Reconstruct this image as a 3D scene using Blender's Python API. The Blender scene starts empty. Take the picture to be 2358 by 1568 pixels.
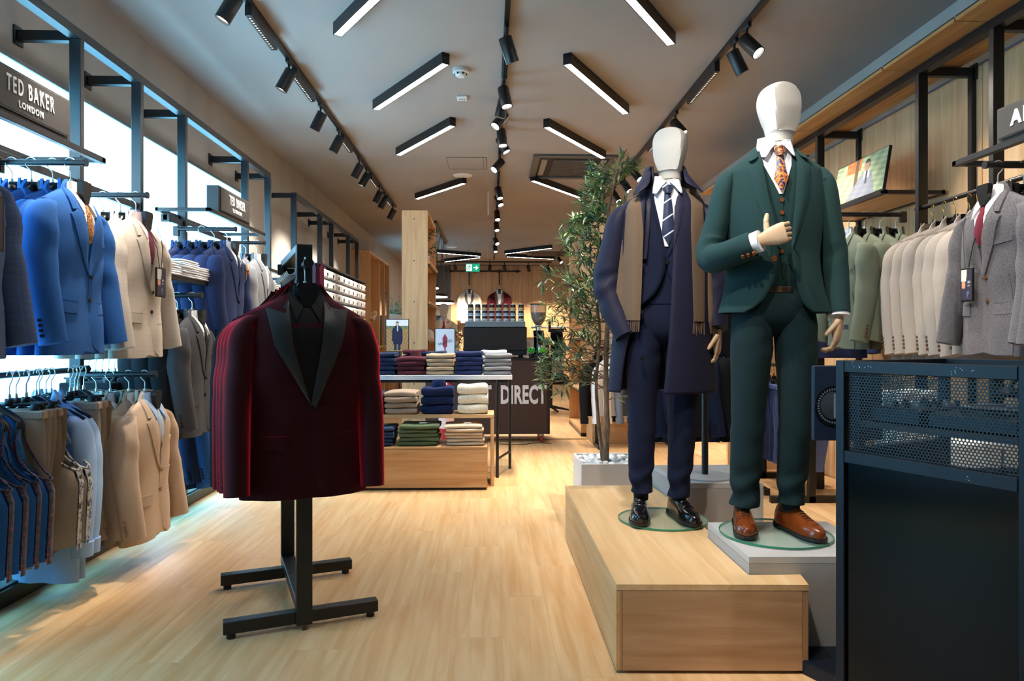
import bpy, bmesh, math, random
from mathutils import Vector, Matrix
R = random.Random(11)
sc = bpy.context.scene
col = sc.collection
PI = math.pi
# ------------------------------------------------------------------ camera, world, exposure
cam_d = bpy.data.cameras.new('camera'); cam = bpy.data.objects.new('camera', cam_d); col.objects.link(cam)
cam_d.sensor_width = 36; cam_d.lens = 1600/2358*36; cam_d.shift_y = -4/2358
cam.location = (0, 0, 1.2); cam.rotation_euler = (PI/2, 0, -math.atan(51/1600))
cam_d.clip_start = .05; cam_d.clip_end = 100
sc.camera = cam
w = bpy.data.worlds.new('world'); sc.world = w; w.use_nodes = True
w.node_tree.nodes['Background'].inputs[0].default_value = (.62, .80, 1.0, 1)
w.node_tree.nodes['Background'].inputs[1].default_value = .06
sc.view_settings.view_transform = 'Standard'
sc.view_settings.look = 'None'
sc.view_settings.gamma = 1
sc.view_settings.use_curve_mapping = False
sc.view_settings.exposure = 0.34
SPOT_W = 205.0       # watts of one track head
STRIP_E = 34.0       # emission of the ceiling strips
BOX_E = 6.5         # emission of the left light boxes
CEIL = 3.37
# ------------------------------------------------------------------ colour and materials
def hx(h):
    c = [int(h[i:i+2], 16)/255 for i in (0, 2, 4)]
    return tuple((x/12.92) if x <= .04045 else ((x+.055)/1.055)**2.4 for x in c) + (1,)
MATS = {}
def node(nt, t, **k):
    n = nt.nodes.new(t)
    for a, b in k.items(): setattr(n, a, b)
    return n
def mat(name, c, rough=.5, metal=0, spec=.5, emit=None, es=1, trans=0, ior=1.45, sheen=0, sheen_c=None, coat=0, alpha=1):
    if name in MATS: return MATS[name]
    m = bpy.data.materials.new(name); m.use_nodes = True
    b = m.node_tree.nodes['Principled BSDF']
    c = hx(c) if isinstance(c, str) else c
    b.inputs['Base Color'].default_value = c
    b.inputs['Roughness'].default_value = rough; b.inputs['Metallic'].default_value = metal
    b.inputs['Specular IOR Level'].default_value = spec
    b.inputs['Transmission Weight'].default_value = trans; b.inputs['IOR'].default_value = ior
    b.inputs['Sheen Weight'].default_value = sheen
    if sheen_c: b.inputs['Sheen Tint'].default_value = hx(sheen_c) if isinstance(sheen_c, str) else sheen_c
    b.inputs['Coat Weight'].default_value = coat
    if emit:
        b.inputs['Emission Color'].default_value = hx(emit) if isinstance(emit, str) else emit
        b.inputs['Emission Strength'].default_value = es
    MATS[name] = m
    return m
ORD = ['first', 'second', 'third', 'fourth', 'fifth', 'sixth', 'seventh', 'eighth', 'ninth', 'tenth', 'eleventh', 'twelfth', 'thirteenth', 'fourteenth', 'fifteenth', 'sixteenth', 'seventeenth', 'eighteenth', 'nineteenth', 'twentieth', 'twenty-first', 'twenty-second', 'twenty-third', 'twenty-fourth', 'twenty-fifth', 'twenty-sixth', 'twenty-seventh', 'twenty-eighth', 'twenty-ninth', 'thirtieth']
def noise_in(m, scale3, nscale, detail, c1, c2, lo=.35, hi=.65, coord='Object', dist=0, bump=0, rnd=0):
    """procedural two colour noise into base colour, optional bump and per object tone"""
    nt = m.node_tree; b = nt.nodes['Principled BSDF']
    tc = node(nt, 'ShaderNodeTexCoord'); mp = node(nt, 'ShaderNodeMapping'); mp.inputs['Scale'].default_value = scale3
    n = node(nt, 'ShaderNodeTexNoise'); n.inputs['Scale'].default_value = nscale; n.inputs['Detail'].default_value = detail
    n.inputs['Distortion'].default_value = dist
    cr = node(nt, 'ShaderNodeValToRGB')
    cr.color_ramp.elements[0].position = lo; cr.color_ramp.elements[1].position = hi
    cr.color_ramp.elements[0].color = hx(c1) if isinstance(c1, str) else c1
    cr.color_ramp.elements[1].color = hx(c2) if isinstance(c2, str) else c2
    L = nt.links.new
    L(tc.outputs[coord], mp.inputs[0]); L(mp.outputs[0], n.inputs['Vector']); L(n.outputs['Fac'], cr.inputs[0])
    out = cr.outputs[0]
    if rnd:
        oi = node(nt, 'ShaderNodeObjectInfo')
        add = node(nt, 'ShaderNodeVectorMath', operation='ADD'); sm = node(nt, 'ShaderNodeVectorMath', operation='SCALE')
        cb = node(nt, 'ShaderNodeCombineXYZ')
        L(oi.outputs['Random'], cb.inputs[0]); L(oi.outputs['Random'], cb.inputs[1]); L(oi.outputs['Random'], cb.inputs[2])
        L(cb.outputs[0], sm.inputs[0]); sm.inputs['Scale'].default_value = 37
        L(tc.outputs[coord], add.inputs[0]); L(sm.outputs[0], add.inputs[1]); L(add.outputs[0], mp.inputs[0])
        hs = node(nt, 'ShaderNodeHueSaturation'); mr = node(nt, 'ShaderNodeMapRange')
        mr.inputs[3].default_value = 1-rnd; mr.inputs[4].default_value = 1+rnd
        L(oi.outputs['Random'], mr.inputs[0]); L(mr.outputs[0], hs.inputs['Value']); L(out, hs.inputs['Color']); out = hs.outputs[0]
    L(out, b.inputs['Base Color'])
    if bump:
        bp = node(nt, 'ShaderNodeBump'); bp.inputs['Strength'].default_value = bump; bp.inputs['Distance'].default_value = .002
        L(n.outputs['Fac'], bp.inputs['Height']); L(bp.outputs[0], b.inputs['Normal'])
    return m
def wood(name, c1, c2, axis, rough=.45, scale=1.0, rnd=0):
    s = [14*scale, 14*scale, 14*scale]; s[axis] = .9*scale
    return noise_in(mat(name, c1, rough, spec=.35), s, 1.6, 8, c1, c2, .3, .72, dist=.6, bump=.04, rnd=rnd)
def cloth(name, c, var=.12, rough=.9, scale=420, sheen=.25, bump=.25, c2=None, nd=2):
    if name in MATS: return MATS[name]
    c = hx(c)
    a = tuple(x*(1-var) for x in c[:3]) + (1,); b = tuple(min(1, x*(1+var)) for x in c[:3]) + (1,)
    if c2: b = hx(c2)
    m = mat(name, c, rough, spec=.2, sheen=sheen, sheen_c=tuple(min(1, x*1.2+.05) for x in c[:3])+(1,))
    return noise_in(m, (1, 1, .7), scale, nd, a, b, .3, .7, bump=bump)
def check(name, c, c2, size=.045, width=.06, amt=.6):
    """fine windowpane check woven over a cloth"""
    m = cloth(name, c); nt = m.node_tree; b = nt.nodes['Principled BSDF']; L = nt.links.new
    src = b.inputs['Base Color'].links[0].from_socket
    tc = node(nt, 'ShaderNodeTexCoord'); sp = node(nt, 'ShaderNodeSeparateXYZ'); L(tc.outputs['Object'], sp.inputs[0])
    outs = []
    for i in (0, 2):
        d = node(nt, 'ShaderNodeMath', operation='DIVIDE'); d.inputs[1].default_value = size; L(sp.outputs[i], d.inputs[0])
        fr = node(nt, 'ShaderNodeMath', operation='FRACT'); L(d.outputs[0], fr.inputs[0])
        lt = node(nt, 'ShaderNodeMath', operation='LESS_THAN'); lt.inputs[1].default_value = width; L(fr.outputs[0], lt.inputs[0]); outs.append(lt)
    mx = node(nt, 'ShaderNodeMath', operation='MAXIMUM'); L(outs[0].outputs[0], mx.inputs[0]); L(outs[1].outputs[0], mx.inputs[1])
    ml = node(nt, 'ShaderNodeMath', operation='MULTIPLY'); ml.inputs[1].default_value = amt; L(mx.outputs[0], ml.inputs[0])
    mix = node(nt, 'ShaderNodeMix', data_type='RGBA'); L(ml.outputs[0], mix.inputs[0]); L(src, mix.inputs[6]); mix.inputs[7].default_value = hx(c2)
    L(mix.outputs[2], b.inputs['Base Color'])
    return m
def stripe_mat(name, c1, c2, vec, freq, thr, rough=.5):
    m = mat(name, c1, rough, spec=.3, sheen=.2); nt = m.node_tree; b = nt.nodes['Principled BSDF']; L = nt.links.new
    tc = node(nt, 'ShaderNodeTexCoord'); dt = node(nt, 'ShaderNodeVectorMath', operation='DOT_PRODUCT'); dt.inputs[1].default_value = vec
    mu = node(nt, 'ShaderNodeMath', operation='MULTIPLY'); mu.inputs[1].default_value = freq
    fr = node(nt, 'ShaderNodeMath', operation='FRACT'); lt = node(nt, 'ShaderNodeMath', operation='LESS_THAN'); lt.inputs[1].default_value = thr
    mix = node(nt, 'ShaderNodeMix', data_type='RGBA'); mix.inputs[6].default_value = hx(c1); mix.inputs[7].default_value = hx(c2)
    L(tc.outputs['Object'], dt.inputs[0]); L(dt.outputs['Value'], mu.inputs[0]); L(mu.outputs[0], fr.inputs[0]); L(fr.outputs[0], lt.inputs[0])
    L(lt.outputs[0], mix.inputs[0]); L(mix.outputs[2], b.inputs['Base Color'])
    return m
def blotch(name, cols, scale, rough=.55):
    m = mat(name, cols[0], rough, spec=.3, sheen=.15); nt = m.node_tree; b = nt.nodes['Principled BSDF']; L = nt.links.new
    tc = node(nt, 'ShaderNodeTexCoord'); n = node(nt, 'ShaderNodeTexNoise'); n.inputs['Scale'].default_value = scale; n.inputs['Detail'].default_value = 3
    n.inputs['Distortion'].default_value = 1.5
    cr = node(nt, 'ShaderNodeValToRGB'); cr.color_ramp.interpolation = 'CONSTANT'
    e = cr.color_ramp.elements; e[0].color = hx(cols[0]); e[0].position = 0; e[1].color = hx(cols[1]); e[1].position = .42
    for i, c in enumerate(cols[2:]):
        x = e.new(.42 + (i+1)*.16/(len(cols)-1)); x.color = hx(c)
    L(tc.outputs['Object'], n.inputs['Vector']); L(n.outputs['Fac'], cr.inputs[0]); L(cr.outputs[0], b.inputs['Base Color'])
    return m
BLACK = mat('black_metal', '101114', .38, spec=.6)
DARK = mat('black_plastic', '0d0d0f', .35)
CHROME = mat('chrome', 'dfe3e6', .28, .85)
BRASS = mat('brass_wire', 'b08a4a', .25, 1)
WHITE = mat('white_paint', 'e6e6e4', .5)
OAK_X = wood('oak_grain_across', 'bc8e5e', 'd8b286', 0)
OAK_Y = wood('oak_grain_deep', 'c39560', 'deb888', 1)
OAK_Z = wood('oak_grain_upright', 'c0966a', 'dab48a', 2, rnd=.05)
OAK_P = wood('pale_oak_top', 'd2aa78', 'e6c69a', 1, .4)
OAK_F = wood('pale_oak_front', 'ae8660', 'cda884', 0, .45)
FLOORM = wood('oak_floor_plank', 'd6a26a', 'ecc695', 1, .46, 1.0, rnd=.03)
GREYP = mat('grey_plinth_paint', 'a8a7a5', .55)
CEILM = noise_in(mat('ceiling_paint', '8c867f', .85, spec=.15), (1, 1, 1), .8, 4, 'a09a94', 'a8a29b')
WALLM = noise_in(mat('wall_paint', 'a8a39c', .85, spec=.15), (1, 1, .12), 2.5, 4, 'b0aba4', 'bab5ad')
LIGHTBOX = mat('lightbox_acrylic', 'ffffff', .4, emit=(.15, .62, 1.0, 1), es=BOX_E)
STRIPE = mat('strip_diffuser', 'ffffff', .4, emit=(1.0, .93, .86, 1), es=STRIP_E)
LENS = mat('spot_lens', 'ffffff', .3, emit=(1.0, .93, .82, 1), es=14)
# ------------------------------------------------------------------ objects
def link(o): col.objects.link(o); return o
def top(o, label, cat, group=None):
    o['label'] = label; o['category'] = cat
    if group: o['group'] = group
    return o
def thing(name, label, cat, loc=(0, 0, 0), rz=0, group=None):
    o = link(bpy.data.objects.new(name, None)); o.location = loc; o.rotation_euler = (0, 0, rz); o.empty_display_size = .1
    return top(o, label, cat, group)
def obj(name, me, m=None, parent=None, loc=None):
    """a part sharing a mesh, its material held by the object"""
    o = bpy.data.objects.new(name, me); link(o)
    if m:
        if not me.materials: me.materials.append(None)
        o.material_slots[0].link = 'OBJECT'; o.material_slots[0].material = m
    if parent: o.parent = parent
    if loc is not None: o.location = loc
    return o
def struct(o): o['kind'] = 'structure'; return o
def sgn(v, p): return math.copysign(abs(v)**p, v)
def keys(K, s):
    if s <= K[0][0]: return K[0][1]
    for (a, va), (b, vb) in zip(K, K[1:]):
        if s <= b:
            t = (s-a)/(b-a); t = t*t*(3-2*t); return va+(vb-va)*t
    return K[-1][1]
def cat_path(P, n):
    """Catmull-Rom through tuples of any length"""
    P = [P[0]]+list(P)+[P[-1]]; out = []
    for i in range(1, len(P)-2):
        for k in range(n):
            t = k/n; a, b, c, d = P[i-1:i+3]
            out.append(tuple(.5*((2*b[j])+(-a[j]+c[j])*t+(2*a[j]-5*b[j]+4*c[j]-d[j])*t*t+(-a[j]+3*b[j]-3*c[j]+d[j])*t**3) for j in range(len(b))))
    out.append(tuple(P[-2])); return out
class MB:
    def __init__(s): s.v = []; s.f = []
    def add(s, vs, fs, M=None):
        k = len(s.v)
        s.v += [tuple(M @ Vector(p)) if M else tuple(p) for p in vs]; s.f += [tuple(i+k for i in q) for q in fs]; return s
    def box(s, x0, x1, y0, y1, z0, z1, c=0, M=None):
        x0, x1 = min(x0, x1), max(x0, x1); y0, y1 = min(y0, y1), max(y0, y1); z0, z1 = min(z0, z1), max(z0, z1)
        if c <= 0:
            return s.add([(x0,y0,z0),(x1,y0,z0),(x1,y1,z0),(x0,y1,z0),(x0,y0,z1),(x1,y0,z1),(x1,y1,z1),(x0,y1,z1)],
                         [(3,2,1,0),(4,5,6,7),(0,1,5,4),(1,2,6,5),(2,3,7,6),(3,0,4,7)], M)
        c = min(c, .45*min(x1-x0, y1-y0, z1-z0)); vs = []
        L = [(x0, x1), (y0, y1), (z0, z1)]; idx = {}
        for sx in (0, 1):
            for sy in (0, 1):
                for sz in (0, 1):
                    for ax in range(3):
                        p = []
                        for a, sd in enumerate((sx, sy, sz)):
                            q = L[a][sd]
                            if a != ax: q += c if sd == 0 else -c
                            p.append(q)
                        idx[(sx, sy, sz, ax)] = len(vs); vs.append(p)
        F = []
        I = idx
        for sd in (0, 1):
            q = [I[(sd,a,b,0)] for a, b in ((0,0),(1,0),(1,1),(0,1))]; F.append(q if sd else q[::-1])
            q = [I[(a,sd,b,1)] for a, b in ((0,0),(0,1),(1,1),(1,0))]; F.append(q if sd else q[::-1])
            q = [I[(a,b,sd,2)] for a, b in ((0,0),(1,0),(1,1),(0,1))]; F.append(q if sd else q[::-1])
        for a in (0, 1):
            for b in (0, 1):
                F.append([I[(a,b,0,0)], I[(a,b,1,0)], I[(a,b,1,1)], I[(a,b,0,1)]])
                F.append([I[(a,0,b,0)], I[(a,1,b,0)], I[(a,1,b,2)], I[(a,0,b,2)]])
                F.append([I[(0,a,b,1)], I[(1,a,b,1)], I[(1,a,b,2)], I[(0,a,b,2)]])
                for k in (0, 1): F.append([I[(a,b,k,0)], I[(a,b,k,1)], I[(a,b,k,2)]])
        return s.add(vs, F, M)
    def tube(s, path, rad, n=10, ref=(0, 1, 0), cap=True, wr=None):
        """rad: list of r or (ra, rb) per path point; wr(i, phi) scales the radius"""
        P = [Vector(p) for p in path]; rings = []
        if not isinstance(rad, (list, tuple)): rad = [rad]*len(P)
        for i, p in enumerate(P):
            t = (P[min(i+1, len(P)-1)]-P[max(i-1, 0)]).normalized(); rf = Vector(ref)
            if abs(t.dot(rf)) > .97: rf = Vector((1, 0, 0)) if abs(t.x) < .9 else Vector((0, 0, 1))
            A = rf.cross(t).normalized(); B = t.cross(A).normalized()
            ra, rb = rad[i] if isinstance(rad[i], (list, tuple)) else (rad[i], rad[i])
            ring = []
            for k in range(n):
                a = 2*PI*k/n; q = wr(i, a) if wr else 1
                ring.append(p+A*(ra*math.cos(a)*q)+B*(rb*math.sin(a)*q))
            rings.append(ring)
        return s.rings(rings, cap)
    def rings(s, rings, cap=True, closed=True):
        n = len(rings[0]); vs = [p for r in rings for p in r]; F = []
        for i in range(len(rings)-1):
            for k in range(n if closed else n-1):
                a = i*n+k; b = i*n+(k+1) % n; F.append((a, b, b+n, a+n))
        if cap: F.append(tuple(range(n))[::-1]); F.append(tuple(range((len(rings)-1)*n, len(rings)*n)))
        return s.add(vs, F)
    def cyl(s, p0, p1, r0, r1=None, n=16, cap=True):
        return s.tube([p0, p1], [r0, r0 if r1 is None else r1], n, cap=cap)
    def lathe(s, prof, n=20, c=(0, 0, 0), cap=False):
        return s.rings([[(c[0]+r*math.cos(2*PI*k/n), c[1]+r*math.sin(2*PI*k/n), c[2]+z) for k in range(n)] for r, z in prof], cap)
    def ball(s, c, rx, ry=None, rz=None, n=10, m=7):
        ry = ry or rx; rz = rz or rx
        return s.rings([[(c[0]+rx*math.sin(PI*(i+.02)/(m+.04))*math.cos(2*PI*k/n), c[1]+ry*math.sin(PI*(i+.02)/(m+.04))*math.sin(2*PI*k/n), c[2]-rz*math.cos(PI*(i+.02)/(m+.04))) for k in range(n)] for i in range(m+1)])
    def prism(s, poly, z0, z1, axis=2):
        n = len(poly)
        def P(a, b, h): return {2: (a, b, h), 1: (a, h, b), 0: (h, a, b)}[axis]
        return s.add([P(a, b, z0) for a, b in poly]+[P(a, b, z1) for a, b in poly],
                     [tuple(range(n))[::-1], tuple(range(n, 2*n))]+[(i, (i+1) % n, (i+1) % n+n, i+n) for i in range(n)])
    def patch(s, A, B, nu, nv, surf, off=.004, bulge=.002, back=.004):
        """raised cloth piece between two edges given in (x, z), laid on surf(x, z) -> y"""
        def res(P):
            o = []
            for i in range(len(P)-1):
                for k in range(nu): o.append([P[i][j]+(P[i+1][j]-P[i][j])*k/nu for j in (0, 1)])
            return o+[list(P[-1])]
        A = res(A); B = res(B); m = len(A); vs = []; F = []
        for i in range(m):
            for j in range(nv+1):
                t = j/nv; x = A[i][0]*(1-t)+B[i][0]*t; z = A[i][1]*(1-t)+B[i][1]*t
                vs.append((x, surf(x, z)-off-bulge*math.sin(PI*t), z))
        for i in range(m-1):
            for j in range(nv): a = i*(nv+1)+j; F.append((a, a+1, a+nv+2, a+nv+1))
        bd = [j for j in range(nv+1)]+[i*(nv+1)+nv for i in range(1, m)]+[(m-1)*(nv+1)+j for j in range(nv-1, -1, -1)]+[i*(nv+1) for i in range(m-2, 0, -1)]
        k = len(vs)
        for b in bd: x, y, z = vs[b]; vs.append((x, surf(x, z)+back, z))
        q = len(bd)
        for i in range(q): F.append((bd[i], bd[(i+1) % q], k+(i+1) % q, k+i))
        return s.add(vs, F)
    def mesh(s, name, ang=40):
        me = bpy.data.meshes.new(name); me.from_pydata(s.v, [], s.f); me.update()
        if ang:
            me.polygons.foreach_set('use_smooth', [True]*len(me.polygons))
            me.set_sharp_from_angle(angle=math.radians(ang))
        return me
    def build(s, name, m, parent=None, ang=40, loc=None):
        me = s.mesh(name, ang); me.materials.append(m)
        o = bpy.data.objects.new(name, me); link(o)
        if parent: o.parent = parent
        if loc is not None: o.location = loc
        return o
def text_mesh(txt, size, ext=.002, sx=1, bold=0, sp=1):
    c = bpy.data.curves.new('lettering', 'FONT'); c.body = txt; c.size = size; c.extrude = ext; c.offset = bold
    c.align_x = 'CENTER'; c.align_y = 'CENTER'; c.space_character = sp; c.resolution_u = 3
    o = bpy.data.objects.new('lettering', c); link(o)
    dg = bpy.context.evaluated_depsgraph_get(); dg.update()
    me = bpy.data.meshes.new_from_object(o.evaluated_get(dg)); bpy.data.objects.remove(o); bpy.data.curves.remove(c)
    for v in me.vertices: v.co.x *= sx
    me.materials.clear(); return me
def lettering(name, txt, size, m, parent, loc, rot, **k):
    me = text_mesh(txt, size, **k); me.materials.append(m); me.name = name
    o = bpy.data.objects.new(name, me); link(o); o.parent = parent; o.location = loc; o.rotation_euler = rot
    return o
def attr_mat():
    m = mat('printed_paper', 'ffffff', .45); nt = m.node_tree; a = node(nt, 'ShaderNodeAttribute', attribute_name='Col')
    if not nt.nodes['Principled BSDF'].inputs['Base Color'].links: nt.links.new(a.outputs['Color'], nt.nodes['Principled BSDF'].inputs['Base Color'])
    return m
def print_panel(name, wd, ht, nx, ny, fn, parent, loc, rot):
    """flat print: colours from fn(u, v), u right and v up, lying in the local XZ plane"""
    me = bpy.data.meshes.new(name); vs = [(wd*(i/nx-.5), 0, ht*(j/ny-.5)) for j in range(ny+1) for i in range(nx+1)]
    me.from_pydata(vs, [], [(j*(nx+1)+i, j*(nx+1)+i+1, (j+1)*(nx+1)+i+1, (j+1)*(nx+1)+i) for j in range(ny) for i in range(nx)])
    at = me.color_attributes.new('Col', 'FLOAT_COLOR', 'POINT'); d = []
    for j in range(ny+1):
        for i in range(nx+1): d += list(fn(i/nx, j/ny))[:3]+[1]
    at.data.foreach_set('color', d); me.materials.append(attr_mat())
    o = bpy.data.objects.new(name, me); link(o); o.parent = parent; o.location = loc; o.rotation_euler = rot
    return o
# ------------------------------------------------------------------ the setting
XL, XR, YB = -2.5, 3.0, 20.5
fl = struct(MB().box(XL-.1, XR+.1, -1.5, YB+.1, -.12, -.004).build('floor', FLOORM))
plank = MB().box(-.0998, .0998, -.6097, .6097, -.004, 0).mesh('plank', 0); plank.materials.append(FLOORM)
for i in range(27):
    for j in range(9):
        x = -2.45+.2*i; y = 1.2+1.22*j+((i*.437) % 1.22)-.6
        if x > 2.9: continue
        o = bpy.data.objects.new('plank', plank); link(o); o.parent = fl; o.location = (x, y, 0)
far = MB()
far.box(-2.55, 2.95, 11.6, 20.5, -.004, -.0005)
far.build('plank_field', FLOORM, fl)['kind'] = 'stuff'
struct(MB().box(XL-.1, XR+.1, -1.5, YB+.1, CEIL, CEIL+.1).build('ceiling', CEILM))
wl = struct(MB().box(XL-.12, XL, -1.5, YB+.1, -.1, CEIL+.1).build('wall_left', WALLM))
wr = struct(MB().box(XR, XR+.12, -1.5, YB+.1, -.1, CEIL+.1).build('wall_right', WALLM))
wb = struct(MB().box(XL-.1, XR+.1, YB, YB+.12, -.1, CEIL+.1).build('wall_back', WALLM))
pm = MB().box(-.148, .148, -.03, 0, 0, CEIL-.02, .004).mesh('panel', 0); pm.materials.append(OAK_Z)
for i in range(14):
    o = bpy.data.objects.new('panel', pm); link(o); o.parent = wb; o.location = (-1.0+.3*i, YB, 0)
MB().box(-2.5, -1.15, YB-.03, YB, 0, CEIL-.02).build('grey_panel', mat('grey_panel', '6e6862', .7), wb)
# oak cladding on the right wall, board by board
pm2 = MB().box(-.03, 0, -.298, .298, 0, 2.86, .003).mesh('panel', 0); pm2.materials.append(OAK_Z)
for i in range(13):
    o = bpy.data.objects.new('panel', pm2); link(o); o.parent = wr; o.location = (XR, 2.0+.6*i, 0)
struct(MB().box(XR-.035, XR, 1.7, 9.5, 2.86, 2.872).build('trim_1', mat('panel_cap', '6f7d88', .4)))
# brass threshold strip in the floor
struct(MB().box(-1.2, 1.2, 8.26, 8.30, 0, .006).build('trim_2', mat('threshold_brass', '8c7440', .35, .8)))
# light boxes of the left wall
for k, (a, b) in enumerate([(1.6, 3.0), (3.0, 4.4), (4.4, 5.7), (5.7, 7.05)]):
    t = thing('wall_lightbox', ['glowing white wall light box nearest the viewer, behind the blue suits', 'glowing white wall light box behind the beige upper suits', 'glowing white wall light box behind the navy suits', 'glowing white wall light box farthest along the left wall'][k], 'lightbox', (XL, a, 0))
    MB().box(.002, .028, .003, b-a-.003, .35, 2.64).build('diffuser', LIGHTBOX, t)
    MB().box(.002, .04, 0, b-a, 2.64, 2.665).build('top_frame', mat('anodised_grey', '7a7d80', .4, .6), t)
# smoke detector and other ceiling fittings
t = thing('smoke_detector', 'round white smoke detector on the ceiling', 'detector', (-.235, 5.6, CEIL))
MB().lathe([(.001, 0), (.065, 0), (.065, -.03), (.05, -.036), (.001, -.036)], 24).build('base', WHITE, t)
MB().lathe([(.045, -.036), (.045, -.05), (.03, -.065), (.001, -.066)], 18).build('head', WHITE, t)
for a in range(6):
    c = math.cos(a*PI/3)*.044; s_ = math.sin(a*PI/3)*.044
    MB().box(c-.006, c+.006, s_-.006, s_+.006, -.052, -.038).build('vent_slot', DARK, t)
t = thing('ceiling_sensor', 'small white square sensor on ceiling behind the smoke detector', 'sensor', (-.25, 6.25, CEIL))
MB().box(-.045, .045, -.05, .05, -.02, 0, .004).build('housing', WHITE, t)
for i in (-1, 0, 1): MB().box(i*.02-.006, i*.02+.006, -.02, .02, -.022, -.02).build('mark', mat('grey_mark', '8a8a8a', .5), t)
t = thing('access_hatch', 'square hatch outline in the ceiling between the strip lights', 'hatch', (-.28, 8.6, CEIL))
MB().box(-.235, .235, -.28, .28, -.004, 0).build('door_leaf', CEILM, t)
fr = MB(); gm = mat('hatch_gap', '4c4844', .7)
for (a, b, c, d) in [(-.24, .24, -.288, -.28), (-.24, .24, .28, .288), (-.24, -.235, -.28, .28), (.235, .24, -.28, .28), (.20, .204, -.28, .28)]: fr.box(a, b, c, d, -.0055, 0)
fr.build('frame', gm, t)
for k, (x, y) in enumerate([(-.36, 9.25), (-.9, 16.5)]):
    t = thing('ceiling_speaker', ['round white ceiling speaker beside the fourth left strip light', 'round white ceiling speaker at back of shop'][k], 'speaker', (x, y, CEIL))
    MB().lathe([(.001, -.012), (.10, -.012), (.125, -.006), (.13, 0)], 28).build('grille', WHITE, t)
for k, (x, y, l) in enumerate([(-.025, 10.2, .5), (-.06, 15.6, .6)]):
    t = thing('hanging_sign_blade', ['thin upright white hanging tag under the ceiling, nearer one', 'thin upright white hanging tag near the exit sign'][k], 'sign', (x, y, CEIL))
    MB().box(-.008, .008, -.05, .05, -.34, -.03).build('blade', mat('acrylic_white', 'd9e2ea', .3), t)
    MB().cyl((0, 0, -.03), (0, 0, 0), .004).build('rod', CHROME, t)
# cassette air conditioner
t = thing('air_conditioner', 'grey square ceiling cassette air conditioner with slotted grille', 'vent', (1.02, 8.72, CEIL))
gmet = mat('cassette_grey', '58544f', .5)
m = MB(); m.box(-.5, .5, -.58, -.5, -.03, 0, .006); m.box(-.5, .5, .5, .58, -.03, 0, .006); m.box(-.5, -.42, -.5, .5, -.03, 0, .006); m.box(.42, .5, -.5, .5, -.03, 0, .006); m.build('frame', gmet, t)
MB().box(-.42, .42, -.5, .5, -.012, 0).build('recess', mat('cassette_dark', '262421', .7), t)
for s_ in (-1, 1):
    MB().box(s_*.36-.035, s_*.36+.035, -.38, .38, -.028, -.01, .004).build('flap', mat('flap_grey', '8d8780', .5), t)
sl = MB().box(-.25, .25, -.012, .012, -.03, -.012, .002).mesh('slat', 0)
for k in range(14): obj('slat', sl, mat('slat_brown', '5d5247', .6), t, (0, -.36+k*.0555, 0))
t = thing('air_conditioner', 'ceiling air grille above the back counter, far right', 'vent', (1.55, 17.6, CEIL))
MB().box(-.6, .6, -.35, .35, -.03, 0, .006).build('frame', gmet, t)
for k in range(9): MB().box(-.5, .5, -.28+k*.07, -.25+k*.07, -.04, -.03).build('slat', mat('slat_brown', '5d5247', .6), t)
# ------------------------------------------------------------------ strip lights
def strip(x0, y0, x1, y1, label, g):
    dx, dy = x1-x0, y1-y0; L = math.hypot(dx, dy); a = math.atan2(dy, dx)
    t = thing('strip_light', label, 'light', ((x0+x1)/2, (y0+y1)/2, CEIL), a, g)
    m = MB(); m.box(-L/2, L/2, -.032, -.026, -.085, 0); m.box(-L/2, L/2, .026, .032, -.085, 0); m.box(-L/2, -L/2+.008, -.03, .03, -.085, 0); m.box(L/2-.008, L/2, -.03, .03, -.085, 0); m.box(-L/2, L/2, -.03, .03, -.03, 0)
    m.build('housing', BLACK, t)
    MB().box(-L/2+.008, L/2-.008, -.026, .026, -.083, -.05).build('diffuser', STRIPE, t)
ST = 'black strip lights on the ceiling'
LN = ['first', 'second', 'third', 'fourth']
HB = 2.085
for i, (pl, pr_) in enumerate([((780, 88), (1075, -85)), ((867, 256), (1027, 149)), ((918, 360), (1043, 291)), ((960, 460), (1070, 423))]):
    a = [((px-1128)/(780-py)*HB, 1600*HB/(780-py)) for px, py in (pl, pr_)]
    if i == 0: a[1] = (a[0][0]+.70, a[0][1]-1.07)
    strip(*a[0], *a[1], LN[i]+' strip light from the front in the left slanting row', ST)
for i, (pl, pr_) in enumerate([((1549, 99), (1400, 0)), ((1443, 260), (1306, 146)), ((1391, 363), (1258, 292)), ((1336, 455), (1226, 416))]):
    a = [((px-1128)/(780-py)*HB, 1600*HB/(780-py)) for px, py in (pl, pr_)]
    if i == 0: a[1] = (a[0][0]-.70, a[0][1]-1.07)
    strip(*a[0], *a[1], LN[i]+' strip light from the front in the right slanting row', ST)
strip(-.95, 2.75, -.25, 1.68, 'added strip light overhead, out of view before the left slanting row', ST)  # pair out of view, added to throw more light down on the near floor
strip(1.05, 2.75, .42, 1.68, 'added strip light overhead, out of view before the right slanting row', ST)
for i, (x0, y0, x1, y1, l) in enumerate([(-1.33, 16.9, -.24, 17.6, 'back strip light, upper of the left pair over the counter'), (-1.22, 18.9, -.25, 17.9, 'back strip light, lower of the left pair over the counter'),
                                          (.38, 17.1, 1.42, 16.0, 'back strip light, upper of the right pair over the counter'), (.43, 17.7, 1.68, 18.2, 'back strip light, lower of the right pair over the counter')]):
    strip(x0, y0, x1, y1, l, ST)
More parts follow.
